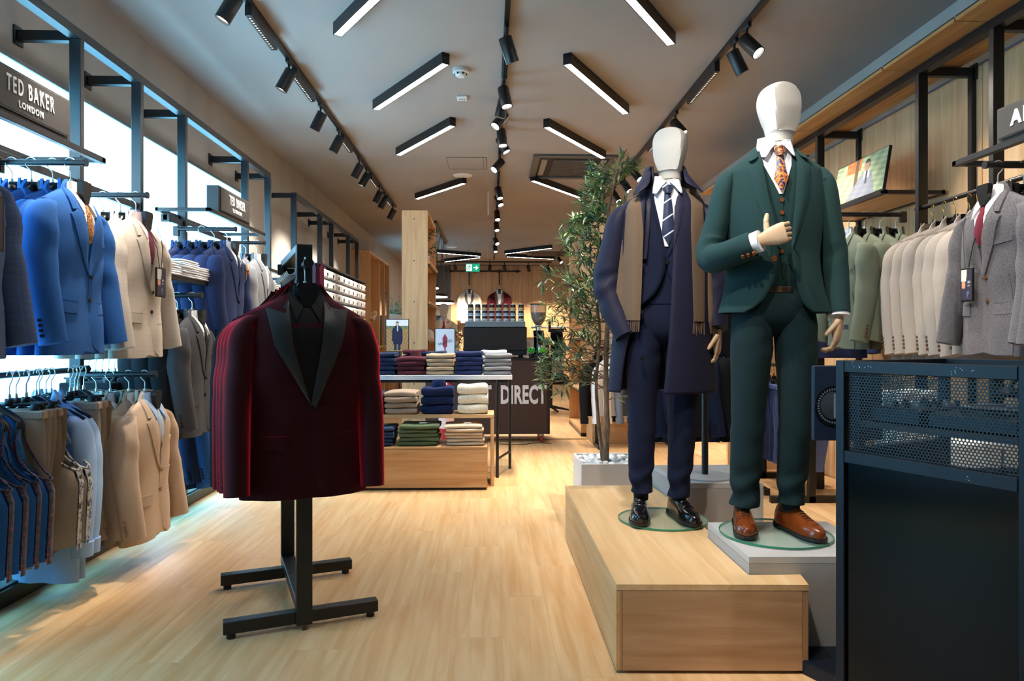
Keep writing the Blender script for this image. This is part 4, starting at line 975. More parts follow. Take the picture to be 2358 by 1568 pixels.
labs = ['front burgundy velvet dinner jacket with black satin peak lapels', 'burgundy velvet jacket, first behind the front one', 'burgundy velvet jacket, second behind the front one', 'burgundy velvet jacket, third behind the front one', 'black velvet jacket at the back of the floor stand']
JB = P0+Vector((.012, -.04, 0))
for k in range(5):
    off = [0, .10, .16, .22, .30][k]; p = JB-AX*off
    jacket(labs[k], (p.x-(.012*k), p.y, 1.412-.004*k), RZ+[0, -.03, .02, -.04, 0][k], RED if k < 4 else BLK, 'peak', l=SATIN, s=LIN if k == 0 else None, t=None, detail=2 if k < 2 else 1, hk=1, hang=(k == 0), hl='black hanger with chrome hook in front velvet jacket')
t = thing('tie_rack', 'black tie hook rack beside the packed shirts', 'rack', (-1.04, 3.50, 1.556))
MB().cyl((0, 0, -.004), (.22, 0, -.004), .004, n=10).build('bar', CHROME, t); MB().box(-.01, .02, -.03, .03, -.04, .012, .002).build('clamp', BLACK, t)
for k in range(4):
    T = top(MB().tube([(0, .006, 0), (0, .0, .022), (0, -.006, 0), (0, -.008, -.3), (0, -.008, -.5)], [(.009, .002), (.009, .002), (.010, .002), (.014, .002), (.018, .002)], 8).build('necktie', [cloth('coral_tie', 'a8485a'), cloth('lilac_tie', '8a88a8'), WINE, cloth('rose_tie', 'b04a58')][k], None), '%s necktie on the tie hook rack, %s from left' % (['coral', 'lilac', 'wine', 'rose red'][k], ORD[k]), 'tie', 'ties on the hook rack')
    T.location = (-.90+.021*k, 3.50, 1.56)
# ------------------------------------------------------------------ tables with folded clothes
WT = mat('white_laminate', 'dcdde2', .35)
t = thing('display_table', 'long white topped table with black round legs', 'table', (-1.15, 6.02, 0))
MB().box(0, 1.345, 0, .62, .845, .885, .003).build('tabletop', WT, t)
MB().box(.02, 1.3, .01, .04, .822, .845).build('apron', BLACK, t)
for x, y in ((1.215, -.014), (1.335, .40), (.05, -.014), (.05, .55)): MB().cyl((x, y, 0), (x, y, .845 if x < 1.3 else .88), .0135, n=14).build('leg', BLACK, t)
MB().cyl((1.215, -.014, .16), (1.335, .40, .16), .011, n=10).build('stretcher', BLACK, t)
t = thing('oak_bench_table', 'upper oak bench table with side panel under white table', 'table', (-1.25, 5.66, 0))
MB().box(0, 1.285, 0, .34, .555, .585, .003).build('top_board', OAK_X, t)
MB().box(1.255, 1.285, 0, .34, 0, .555, .003).build('side_panel', OAK_Z, t); MB().box(0, .03, 0, .34, 0, .555, .003).build('side_panel', OAK_Z, t)
t = thing('oak_box_plinth', 'low oak box plinth with folded shorts on top', 'plinth', (-1.22, 5.52, 0))
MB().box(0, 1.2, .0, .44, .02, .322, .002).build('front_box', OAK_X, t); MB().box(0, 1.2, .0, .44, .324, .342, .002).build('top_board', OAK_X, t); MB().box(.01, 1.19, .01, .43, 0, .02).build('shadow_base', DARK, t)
CN = cloth('navy_chino', '1d2a48'); CB = cloth('burgundy_knit', '4c222c'); CT = cloth('tan_chino', 'b49a7e'); CN2 = cloth('ink_chino', '232d54'); CG = cloth('grey_flannel', '7c7d82')
CW = cloth('white_knit', 'e6e6e8'); CTP = cloth('taupe_chino', '9a8674'); KN = cloth('navy_knit', '16234a', scale=90, bump=.6); KC = cloth('cream_knit', 'e2dac8', scale=80, bump=.7); SG = cloth('sage_chino', '5d6c50'); CC = cloth('cream_chino', 'd2bea6'); DN = cloth('slate_denim', '2c3f5c')
z = .885; D = .30
stack(5, -.94, 6.20, z, .235, D, .039, CN, 'folded navy trousers', 'navy pile, far left on white table')
stack(4, -.685, 6.20, z, .245, D, .040, CB, 'folded burgundy jumper', 'burgundy pile on white table')
stack(5, -.43, 6.20, z, .235, D, .037, CT, 'folded tan trousers', 'tan pile on white table')
stack(5, -.18, 6.20, z, .232, D, .041, CN2, 'folded ink trousers', 'ink blue pile on white table')
stack(5, .075, 6.20, z, .235, D, .037, CG, 'folded grey trousers', 'grey pile on white table')
stack(5, .035, 6.49, z, .24, .24, .042, CW, 'folded white jumper', 'white pile behind the grey one')
stack(5, -.52, 6.49, z, .22, .24, .040, CN, 'folded navy jumper', 'navy pile behind the tan one')
stack(5, -.69, 6.50, z, .21, .24, .043, CB, 'folded burgundy knit', 'burgundy pile at the table back')
for (x, y, zz, m_, l) in [(-.66, 6.12, z+.155, CB, 'burgundy roll collar standing on the burgundy pile')]:
    o = MB().tube([(0, .1, 0), (0, .1, .05)], [(.055, .04), (.04, .028)], 14).build('collar_roll', m_); top(o, l, 'folded garment'); o.location = (x, y, zz)
z = .585; D = .28
stack(4, -.97, 5.81, z, .22, D, .044, CN, 'folded navy cuffed trousers', 'navy pile on oak bench')
stack(4, -.71, 5.81, z, .26, D, .047, CTP, 'folded taupe trousers', 'taupe pile on oak bench', .0, .008, 1, lean=-.006)
stack(3, -.425, 5.81, z, .26, D, .073, KN, 'folded navy cable jumper', 'navy cable pile on oak bench', 0, .005, 1)
o = MB().tube([(0, 0, -.015), (0, 0, .03), (0, 0, .045)], [(.06, .05), (.055, .045), (.045, .036)], 16).build('collar_roll', KN); top(o, 'navy roll neck standing on the navy cable pile', 'folded garment'); o.location = (-.425, 5.84, z+.228)
stack(3, -.137, 5.81, z, .245, D, .080, KC, 'folded cream cable jumper', 'cream cable pile on oak bench', 0, .005, 1)
z = .343; D = .32
stack(5, -.90, 5.72, z, .25, D, .030, DN, 'folded slate shorts', 'slate pile on oak box', 0, .012)
stack(5, -.57, 5.72, z, .31, D, .034, SG, 'folded sage shorts', 'sage pile on oak box', 0, .016)
stack(6, -.205, 5.72, z, .30, D, .028, CC, 'folded cream trousers', 'cream pile on oak box', 0, .014)
for k, (x, zz, l) in enumerate([(-.90, .498, 'white paper swing tag on the slate shorts pile'), (-.54, .516, 'white paper swing tag on the sage shorts pile'), (-.18, .514, 'small waistband label on the cream trousers pile')]):
    t = thing('swing_tag', l, 'tag', (x, 5.64, zz), .2*k); MB().box(-.03, .03, -.012, .012, 0, .006, .001).build('card', WHITE, t); MB().tube([(.03, 0, .004), (.055, .01, .008), (.07, .03, .004)], .0012, 5).build('string', WHITE, t)
# framed pictures on the table
t = thing('picture_stand', 'framed photo of man in navy coat on white table', 'picture', (-.87, 6.58, .885))
MB().box(-.03, .03, -.02, .05, 0, .012, .002).build('stand', BLACK, t); MB().box(-.012, .012, 0, .012, .012, .2, .002).build('stem', BLACK, t)
MB().box(-.109, .109, -.012, .0, .19, .50, .002).build('frame', DARK, t)
def man(u, v):
    n = .5+.5*math.sin(u*40+v*13)*math.sin(v*37-u*11)
    if ((u-.5)/.085)**2+((v-.885)/.065)**2 < 1: return (.05, .03, .02) if v > .905 else (.60, .40, .30)
    if abs(u-.51) < .022 and .64 < v < .83: return (.60, .64, .70)
    hw = .25*min(1, max(0, (.84-v)*5))**.5
    if .30 < v < .84 and abs(u-.5) < hw: return (.012+.015*n*(abs(u-.5) < .15), .015+.015*n*(abs(u-.5) < .15), .04+.02*n)
    if .22 < v <= .30 and abs(u-.5) < .21: return (.45, .30, .22) if abs(u-.27) < .03 else (.014, .018, .045)
    if .04 < v <= .22 and abs(u-.5) < .15: return (.02, .022, .05) if abs(u-.5) > .03 else (.25, .18, .12)
    if v > .80: return (.72, .74, .84)
    if v > .70: return (.12+.06*n, .15+.06*n, .09)
    return (.22+.26*n, .13+.15*n, .06+.06*n)
print_panel('print', .206, .298, 44, 60, man, t, (0, -.0125, .345), (0, 0, 0))
t = thing('logo_poster', 'small white poster with red sketch and signature script', 'poster', (-.49, 7.62, 0))
MB().box(-.112, .112, -.012, 0, .98, 1.315, .002).build('frame', DARK, t); MB().box(-.104, .104, -.0125, -.011, .988, 1.307).build('paper', mat('poster_paper', 'cfd6e2', .5), t)
m = MB(); RS = mat('sketch_red', '96324a', .6)
m.prism([(-.03, 1.20), (-.0, 1.255), (.03, 1.20), (.025, 1.195), (.024, 1.12), (.008, 1.10), (.006, 1.06), (-.006, 1.06), (-.008, 1.10), (-.024, 1.12), (-.025, 1.195)], -.0135, -.0126, 1); m.build('sketch', RS, t)
m = MB(); P = [(-.075+.15*i/30, -.0140, 1.135+.05*i/30+.016*math.sin(i*1.25)) for i in range(31)]; m.tube(cat_path(P, 3), .0016, 5); m.build('signature', mat('ink_dark', '2c2630', .6), t)
m = MB()
for k in range(4): m.box(.02, .09-.01*(k % 2), -.0132, -.0126, 1.0+.012*k, 1.005+.012*k)
m.build('small_print', mat('ink_grey', '8f9aab', .6), t)
MB().box(-.012, .012, 0, .02, .0, 1.2, .002).build('pole', BLACK, t); MB().box(-.12, .12, -.1, .1, 0, .012, .002).build('foot', BLACK, t)
# ------------------------------------------------------------------ oak display columns left and right
def column(sd, label):
    x0 = -1.073 if sd < 0 else 1.119; W = .316; t = thing('oak_column', label, 'shelf unit', (x0, 8.5, 0))
    MB().box(0, W, 0, .03, .045, 2.765, .003).build('front_board', OAK_Z, t); MB().box(0, W, 1.27, 1.30, .045, 2.765, .003).build('rear_board', OAK_Z, t)
    MB().box(0, W, .03, 1.27, 2.735, 2.765, .003).build('top_board', OAK_Y, t); MB().box(0, W, .03, 1.27, .045, .08, .003).build('bottom_board', OAK_Y, t)
    xb = 0 if sd < 0 else W-.02
    MB().box(xb, xb+.02, .03, 1.27, .08, 2.735).build('back_board', OAK_Z, t)
    MB().box(0, W, 0.005, 1.295, 0, .045).build('kick_base', DARK, t)
    xe = W if sd < 0 else 0
    for z in ((2.12, 1.63, 1.17, .62) if sd < 0 else (2.0, 1.2, .55)):
        b = MB().box(.0, W+ (.03 if sd < 0 else 0), .03, 1.27, z, z+.028, .002).build('shelf', OAK_Y, t)
        MB().box(xe-.012, xe+.012, .03, 1.27, z-.022, z, .002).build('shelf_bar', BLACK, b)
    if sd < 0:
        for z in (.65, 1.15, 1.65, 2.15, 2.66): MB().cyl((W*.48, -.002, z), (W*.48, .002, z), .008, n=10).build('screw_hole', DARK, t)
    return t
column(-1, 'tall oak display column left of the coffee counter'); column(1, 'tall oak display column behind the olive tree')
t = thing('trailing_plant', 'green trailing plant on top shelf of left oak column', 'plant', (-.85, 9.0, 2.148))
MB().lathe([(.001, 0), (.06, 0), (.075, .12), (.001, .12)], 16).build('pot', WHITE, t)
m = MB()
for k in range(260):
    x, y, zz = R.uniform(-.1, .16), R.uniform(-.28, .28), R.uniform(.08, .50); a = R.uniform(0, 6.3); l = R.uniform(.04, .08); d = Vector((math.cos(a), math.sin(a), R.uniform(-.2, .9))).normalized()*l; s_ = Vector((-math.sin(a), math.cos(a), 0))*l*.2; p = Vector((x, y, zz)); m.add([p, p+d*.5+s_, p+d, p+d*.5-s_], [(0, 1, 2, 3)])
m.build('foliage', mat('leaf_dark', '2f5a30', .6), t, 0)['kind'] = 'stuff'
def cap(x, y, z, rz, label):
    t = thing('baseball_cap', label, 'cap', (x, y, z), rz); m = MB()
    m.rings([[(.085*math.cos(2*PI*k/18)*g, .10*math.sin(2*PI*k/18)*g, zz) for k in range(18)] for g, zz in ((1, 0), (1.0, .04), (.9, .08), (.6, .115), (.05, .125))]); m.build('crown', cloth('cap_cream', 'd8cfc2'), t)
    m = MB(); m.rings([[(.075*math.cos(a)*q+0, -.07-(.10*math.sin(a))*q*1.0, .012-.03*(q-.6)**2*math.sin(a)) for a in [PI*k/10 for k in range(11)]] for q in (.75, .9, 1.05, 1.15)], False, False); m.build('peak', cloth('cap_cream', 'd8cfc2'), t); MB().ball((0, 0, .127), .008, n=8, m=5).build('button', cloth('cap_cream', 'd8cfc2'), t)
cap(-.80, 8.85, 1.20, .6, 'cream baseball cap on left oak column shelf'); cap(-.82, 9.2, 1.20, .5, 'second cream cap behind the first on the column shelf')
# ------------------------------------------------------------------ coffee counter
t = thing('coffee_counter', 'dark brown mobile coffee counter with big white lettering', 'counter', (-.74, 8.0, 0))
BR = mat('counter_brown', '3a2a26', .5)
MB().box(0, 1.43, 0, .62, .10, .955, .004).build('body', BR, t); MB().box(-.005, 1.44, -.008, .63, .955, .978, .003).build('worktop', mat('worktop_dark', '1b1a1b', .35), t)
MB().box(1.395, 1.432, -.003, .62, .10, .955).build('corner_trim', mat('counter_trim', '1d1513', .5), t)
lettering('lettering', 'DIRECT', .285, mat('lettering_light', 'd9d6d3', .5), t, (1.125, -.004, .545), (PI/2, 0, 0), sx=.53, bold=.010, sp=1.04)
lettering('lettering', 'SUIT', .285, mat('lettering_light', 'd9d6d3', .5), t, (.60, -.004, .545), (PI/2, 0, 0), sx=.53, bold=.010, sp=1.04)
for x in (.12, 1.34):
    for y in (.06, .55):
        c = MB().box(x-.03, x+.03, y-.02, y+.03, .07, .10, .003).build('caster', SILV, t); MB().tube([(x-.013, y, .04), (x+.013, y, .04)], .04, 16).build('wheel', mat('wheel_red', 'b0281e', .4), c)
t = thing('espresso_machine', 'wide black espresso machine with grey cup tray', 'coffee machine', (-.31, 8.12, .978))
BK2 = mat('machine_black', '141518', .5)
MB().box(0, .745, .02, .5, .03, .36, .008).build('body', BK2, t); MB().box(.02, .725, .0, .5, .36, .425, .006).build('cup_tray', mat('tray_blue_grey', '6f7f8c', .35, .3), t); MB().box(-.005, .75, .0, .48, .09, .112, .003).build('lower_rail', BK2, t)
for x in (.04, .68): MB().cyl((x, .1, 0), (x, .1, .10), .02, n=10).build('foot', BK2, t); MB().cyl((x, .4, 0), (x, .4, .10), .02, n=10).build('foot', BK2, t)
for x in (.28, .5): MB().cyl((x, .22, .03), (x, .22, .09), .035, n=12).build('group_head', CHROME, t)
cupm = [('shell', MB().lathe([(.001, .072), (.027, .072), (.030, .066), (.037, 0), (.033, .0), (.026, .06), (.001, .062)], 18).mesh('shell'), mat('cup_black', '111214', .35)), ('band', MB().lathe([(.0368, .012), (.0345, .034)], 18).mesh('band'), None), ('base', MB().lathe([(.001, .079), (.023, .079), (.027, .071)], 16).mesh('base'), WHITE), ('base_ring', MB().lathe([(.0375, 0), (.038, .003), (.0375, .006)], 18).mesh('base_ring'), WHITE)]
BAND = [mat('band_grey', 'a8acb0', .4), mat('band_tan', 'b08c5a', .4), mat('band_blue', '7c98a8', .4)]
for r_ in range(3):
    for c_ in range(8):
        T = thing('takeaway_cup', 'upturned black cup on espresso machine, %s row, %s from left' % (['lower', 'middle', 'top'][r_], ORD[c_]), 'cup', (-.225+c_*.083+(.012 if c_ == 7 else 0), 8.19, 1.404+r_*.064), R.uniform(0, 6), 'stacked cups on the espresso machine')
        for n, me, mm in cupm: obj(n, me, mm or BAND[(r_*5+c_*3) % 3], T)
t = thing('coffee_grinder', 'coffee grinder with clear hopper of dark beans', 'grinder', (.58, 8.28, .978))
MB().box(-.075, .075, -.10, .12, 0, .03, .006).build('base', BK2, t); MB().tube([(0, 0, .03), (0, 0, .20), (0, 0, .32)], [(.06, .08), (.055, .07), (.065, .08)], 20).build('body', mat('grinder_black', '0c0c0d', .15), t)
MB().lathe([(.035, .32), (.03, .36), (.045, .37), (.045, .38)], 18).build('collar', CHROME, t)
MB().lathe([(.03, .38), (.055, .41), (.085, .47), (.095, .54), (.096, .625), (.093, .625), (.092, .54), (.082, .473), (.052, .414)], 24).build('hopper', mat('hopper_clear', 'd8d2cc', .08, trans=.85, ior=1.3), t)
MB().lathe([(.001, .385), (.045, .41), (.078, .475), (.088, .535), (.001, .54)], 20).build('beans', noise_in(mat('coffee_beans', '3a2416', .4), (1, 1, 1), 120, 1, '24140c', '5a3820', bump=.6), t)
MB().lathe([(.001, .64), (.098, .64), (.10, .632), (.10, .625), (.001, .625)], 24).build('lid', BK2, t)
m = MB(); m.tube([(0, -.06, .15), (0, -.11, .12), (.0, -.12, .06)], .012, 8); m.build('spout', CHROME, t)
t = thing('second_grinder', 'black side machine with chrome lever beside the grinder', 'grinder', (.80, 8.42, .978))
MB().box(-.07, .08, -.1, .12, 0, .30, .012).build('body', mat('grinder_black', '0c0c0d', .15), t); MB().box(-.09, .10, -.02, .02, .30, .345, .004).build('lever_bar', BK2, t); MB().box(-.09, -.06, -.02, .02, .345, .44, .004).build('upright', BK2, t); MB().cyl((-.3, 0, .36), (.16, 0, .36), .012, n=10).build('steam_rail', CHROME, t); MB().box(-.05, .06, -.12, -.08, .06, .09).build('tray', SILV, t)
LG = mat('plant_lime', '5fae1e', .5); LG2 = mat('plant_green', '2f9a26', .5)
for k, (x, mm) in enumerate(((.485, LG2), (.62, LG))):
    t = thing('table_plant', ['bright green small potted plant left of pair on counter', 'lime green small potted plant right of pair on counter'][k], 'plant', (x, 8.07, .978))
    MB().lathe([(.001, 0), (.03, 0), (.037, .05), (.001, .05)], 14).build('pot', DARK, t); m = MB()
    for q in range(130):
        a, e = R.uniform(0, 6.3), R.uniform(.0, 1.5); rr = .055*R.random()**.4; p = Vector((rr*math.cos(a)*math.cos(e), rr*math.sin(a)*math.cos(e), .085+rr*math.sin(e)-.02)); m.ball(p, .010, n=5, m=3)
    m.build('leaves', mm, t)['kind'] = 'stuff'
t = thing('flower_pot', 'red and orange flowers in a pot beside espresso machine', 'flowers', (-.42, 8.35, .978)); MB().lathe([(.001, 0), (.035, 0), (.04, .09), (.001, .09)], 14).build('pot', WHITE, t)
m = MB(); m2 = MB()
for k in range(34): m.ball((R.gauss(0, .05), R.gauss(0, .04), .18+abs(R.gauss(0, .09))), .016, n=6, m=4)
for k in range(60):
    p = Vector((R.gauss(0, .06), R.gauss(0, .05), .1+abs(R.gauss(0, .12)))); d = Vector((R.gauss(0, 1), R.gauss(0, 1), 1)).normalized()*.06; m2.tube([p, p+d], [.006, .001], 5)
m.build('blooms', mat('bloom_red', 'b04428', .7), t)['kind'] = 'stuff'; m2.build('leaves', mat('leaf_mid', '5c7a3c', .6), t)['kind'] = 'stuff'
t = thing('card_reader_box', 'small black box at the left end of counter', 'box', (-.44, 8.1, .978)); MB().box(-.06, .08, -.05, .08, 0, .07, .005).build('case', BK2, t); MB().box(-.05, .07, -.053, -.05, .02, .05).build('screen', mat('screen_dark', '1c2026', .1), t)
t = thing('fire_extinguisher', 'red fire extinguisher standing behind the white table', 'extinguisher', (-.45, 7.2, 0)); MB().lathe([(.001, 0), (.075, 0), (.08, .03), (.08, .62), (.05, .72), (.02, .76), (.001, .76)], 20).build('cylinder', mat('extinguisher_red', 'a01c1c', .3), t); MB().lathe([(.081, .28), (.081, .5)], 20).build('label', mat('label_pale', 'd8b8b4', .5), t); MB().box(-.02, .05, -.012, .012, .76, .8, .003).build('valve', DARK, t)
# back wall things
t = thing('wall_rail', 'black rail across the back wall holding two jackets', 'rail', (-1.3, YB-.1, 3.18)); MB().cyl((0, 0, 0), (2.2, 0, 0), .022, n=10).build('bar', BLACK, t)
for x in (.15, .85, 1.55, 2.1): MB().ball((x, 0, 0), .055, .045, .045, 10, 6).build('fixing', BLACK, t); MB().cyl((x, 0, 0), (x, .07, 0), .02, n=8).build('arm', BLACK, t)
for k, (x, l) in enumerate(((-.60, 'white dinner jacket with grey shawl lapel on the back wall'), (.28, 'burgundy dinner jacket with grey lapels on back wall'))):
    jacket(l, (x, YB-.16, 2.63), 0, cloth('ivory_wool', 'e0d8cc') if k == 0 else cloth('wine_velvet', '4a121c', sheen=.8), 'shawl', l=cloth('grey_lapel', '5c5856'), s=WSH, t=DARK, bow=True, scale=1.28, hook=BRASS, hl=['pale wooden', 'light wooden'][k]+' hanger on the back wall in the '+['white', 'burgundy']
           [k]+' dinner jacket')
    t = thing('hanging_strap', 'black strap holding the '+['white', 'burgundy'][k]+' dinner jacket', 'strap', (x, YB-.16, 2.78)); MB().box(-.022, .022, -.004, .004, 0, .42).build('strap', BLACK, t); MB().box(-.03, .03, -.008, .008, .40, .44).build('loop', BLACK, t)
t = thing('back_cabinet', 'pale back counter against the oak wall', 'cabinet', (.35, 18.2, 0)); MB().box(0, 1.6, 0, .5, 0, 1.2, .005).build('body', mat('cabinet_pale', 'b8b4b0', .6), t); MB().box(-.02, 1.62, -.02, .5, 1.2, 1.24, .004).build('top', OAK_X, t); MB().box(.1, .7, -.008, 0, 1.0, 1.12).build('drawer', SILV, t)
t = thing('grey_cabinet', 'dark cabinet with glass front far left of the back', 'cabinet', (-2.1, 16.5, 0)); MB().box(0, .95, 0, .5, 0, 1.75, .006).build('body', mat('cabinet_dark', '3a4048', .4), t); MB().box(.05, .9, -.006, 0, .9, 1.7).build('glass', mat('cabinet_glass', '56646e', .1), t)
t = thing('office_chair', 'black padded chair with star base right of counter', 'chair', (1.0, 11.4, 0))
MB().box(-.30, .30, -.25, .25, .46, .62, .06).build('seat', BLK, t); MB().box(-.28, .0, -.24, .24, .60, 1.1, .05).build('backrest', BLK, t); MB().cyl((0, 0, .08), (0, 0, .46), .03, n=10).build('stem', BLACK, t)
for k in range(5): MB().tube([(0, 0, .09), (.3*math.cos(k*1.257), .3*math.sin(k*1.257), .03)], [.025, .015], 8).build('leg', BLACK, t)
t = thing('floor_cable', 'thin black cable on the floor under the counter', 'cable', (.1, 7.9, .004)); MB().tube(cat_path([(0, 0, 0), (.25, -.05, 0), (.45, .08, 0), (.6, .0, 0)], 5), .004, 6).build('cord', DARK, t)
# ------------------------------------------------------------------ podium and plinths
t = thing('display_podium', 'low oak display podium under the two mannequins', 'podium', (0, 0, 0))
TOP = [(.453, 2.475), (1.14, 2.45), (1.16, 2.56), (.963, 2.56), (.963, 3.06), (1.0, 3.06), (1.0, 3.61), (.968, 4.145), (.453, 4.155)]
MB().prism(TOP, .299, .32).build('top_board', OAK_P, t, 20)
MB().box(.453, .470, 2.476, 4.155, .012, .2975).build('side_board', OAK_Y, t)
F = Matrix.Translation((.453, 2.475, 0)) @ Matrix.Rotation(math.atan2(-.025, .687), 4, 'Z')
MB().box(0, .0215, .0015, .10, .012, .2975, 0, F).build('corner_strip', wood('oak_strip', 'a9825c', 'c69f77', 2), t)
MB().box(.0225, .664, .0005, .02, .012, .2975, 0, F).build('front_board', OAK_F, t)
MB().box(.665, .6865, .0015, .085, .012, .2975, 0, F).build('corner_strip', wood('oak_strip', 'a9825c', 'c69f77', 2), t)
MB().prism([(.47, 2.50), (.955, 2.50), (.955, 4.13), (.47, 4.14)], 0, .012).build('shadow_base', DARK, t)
MB().prism([(.94, 3.07), (.96, 3.07), (.96, 4.14), (.94, 4.14)], .012, .298).build('side_board', OAK_Y, t)
def plinth(poly, h, label, z0=0):
    t = thing('grey_plinth', label, 'plinth', (0, 0, z0)); MB().prism(poly, 0, h-.026).build('body', GREYP, t, 20); MB().prism(poly, h-.0245, h).build('top_board', mat('grey_plinth_top', 'bcbcbd', .5), t, 20)
    return t
plinth([(.967, 2.565), (1.50, 2.555), (1.50, 3.055), (.967, 3.055)], .385, 'pale grey plinth under the green suit mannequin')
plinth([(1.01, 3.625), (1.44, 3.615), (1.44, 4.15), (.975, 4.15)], .44, 'pale grey plinth with black pole behind the mannequins')
def glass_disc(x, y, z, r, label):
    t = thing('glass_base', label, 'base', (x, y, z))
    gm = mat('base_glass', 'a4c6b8', .03, spec=.5); gm.node_tree.nodes['Principled BSDF'].inputs['Alpha'].default_value = .26; ge = mat('base_glass_edge', '1f7a5c', .15, spec=.6)
    MB().lathe([(.001, .0095), (r-.003, .0095), (r-.003, .001), (.001, .001)], 64).build('disc', gm, t)
    MB().lathe([(r-.003, .001), (r, .002), (r, .009), (r-.003, .0095)], 64).build('edge', ge, t)
glass_disc(1.188, 2.86, .386, .225, 'round glass base under the brown shoes'); glass_disc(.839, 3.351, .321, .214, 'round glass base under the black shoes')
# ------------------------------------------------------------------ mannequins
def loft(secs, n=32, k=4, p=2.3, cap=True, wr=None):
    rg = []
    for i, (z, cx, cy, a, b) in enumerate(cat_path(secs, k)):
        r = []
        for q in range(n):
            t = 2*PI*q/n; w_ = wr(z, t) if wr else 0
            r.append((cx+(a+w_)*sgn(math.cos(t), 2/p), cy+(b+w_)*sgn(math.sin(t), 2/p), z))
        rg.append(r)
    return MB().rings(rg, cap)
class Shell:
    """open fronted garment: rows of (z, cx, cy, a, b, left edge x, right edge x)"""
    def __init__(s, rows, k=5): s.R = cat_path(rows, k)
    def row(s, z):
        R_ = s.R
        if z >= R_[0][0]: return R_[0]
        for a, b in zip(R_, R_[1:]):
            if a[0] >= z >= b[0]:
                t = (a[0]-z)/max(1e-6, a[0]-b[0]); return tuple(a[i]+(b[i]-a[i])*t for i in range(7))
        return R_[-1]
    def surf(s, x, z):
        _, cx, cy, a, b, _, _ = s.row(z); c = max(-.985, min(.985, (x-cx)/a)); return cy-b*math.sqrt(1-c*c)
    def build(s, name, m, parent, n=44, th=.007, wr=None):
        rg = []
        for (z, cx, cy, a, b, eL, eR) in s.R:
            f0 = math.asin(max(-.97, min(.97, (eR-cx)/a))); f1 = 2*PI+math.asin(max(-.97, min(.97, (eL-cx)/a))); r = []
            for q in range(n):
                f = f0+(f1-f0)*q/(n-1); w_ = wr(z, f) if wr else 0
                r.append((cx+(a+w_)*math.sin(f), cy-(b+w_)*math.cos(f), z))
            rg.append(r)
        o = MB().rings(rg, False, False).build(name, m, parent, 60); md = o.modifiers.new('cloth', 'SOLIDIFY'); md.thickness = th; md.offset = -1
        return o
def limb(name, K, m, parent, n=20, k=5, amp=.03, bends=(), cap=True):
    Q = cat_path(K, k); N = len(Q)
    def wr(i, a):
        v = 1+amp*.35*math.sin(2*a+i*.25); z = Q[min(i, N-1)][2]
        for bz, bw, ba in bends: v += ba*1.5*(math.sin(62*z+2.4*math.cos(a+.5))*(.45+.55*math.sin(a*1+13*z))+.5*math.sin(41*z-3.1*math.cos(a*1-.9)))*math.exp(-((z-bz)/bw)**2)
        return v
    path = [q[:3] for q in Q]; rad = [q[3:5] for q in Q]
    e = Vector(path[-1]); d = (e-Vector(path[-2])).normalized(); ra, rb = rad[-1]
    path += [tuple(e+d*.001), tuple(e-d*.02)]; rad += [(ra*.88, rb*.88), (ra*.84, rb*.84)]
    return MB().tube(path, rad, n, cap=cap, wr=wr).build(name, m, parent, 60)
WOODH = mat('hand_wood', 'bfa184', .5); HEADM = mat('mannequin_cloth', 'b9b7b3', .8, spec=.2)
def hand(parent, M, thumb=1, curl=(.35, .5, .35), spread=.02, tdir=(.6, -.35, -.7), name='hand'):
    m = MB()
    m.rings([[(a*sgn(math.cos(2*PI*q/16), .75)+cx, b*sgn(math.sin(2*PI*q/16), .75), z) for q in range(16)] for z, a, b, cx in ((.02, .024, .019, 0), (0, .025, .02, 0), (-.03, .034, .020, .002*thumb), (-.06, .041, .018, 0), (-.088, .042, .015, 0), (-.098, .040, .011, 0))])
    for i, (x, l, r) in enumerate(((.030, .072, .0088), (.0105, .082, .0090), (-.0095, .076, .0086), (-.029, .060, .0078))):
        p = Vector((x*thumb, 0, -.094)); an = 0; P = [p+Vector((0, 0, .02)), p]; rr = [r*1.0, r*1.02]
        for j in range(3):
            an += curl[j]*(1+.06*i); s_ = l*(.46, .31, .23)[j]; d = Vector((x*thumb*spread*20*.15, -math.sin(an), -math.cos(an))); q0 = P[-1]
            m.ball(q0, r*1.04, n=8, m=5); P2 = q0+d*s_; m.tube([q0, q0+d*s_*.3, P2-d*s_*.12, P2], [r*.95, r*(1-.05*j), r*(.92-.06*j), r*(.72 if j < 2 else .4)], 10); P.append(P2); rr.append(r*.9)
    b = Vector((.034*thumb, -.004, -.028)); d = Vector((tdir[0]*thumb, tdir[1], tdir[2])).normalized()
    m.tube([b-d*.022, b, b+d*.022, b+d*.03], [.013, .0125, .0115, .009], 10); q = b+d*.03; d2 = (d+Vector((-.3*thumb, -.15, -.1))).normalized(); m.ball(q, .0112, n=8, m=5); m.tube([q, q+d2*.014, q+d2*.030, q+d2*.036], [.0105, .0108, .009, .004], 10)
    m.v = [tuple(M @ Vector(v)) for v in m.v]
    return m.build(name, WOODH, parent, 50)
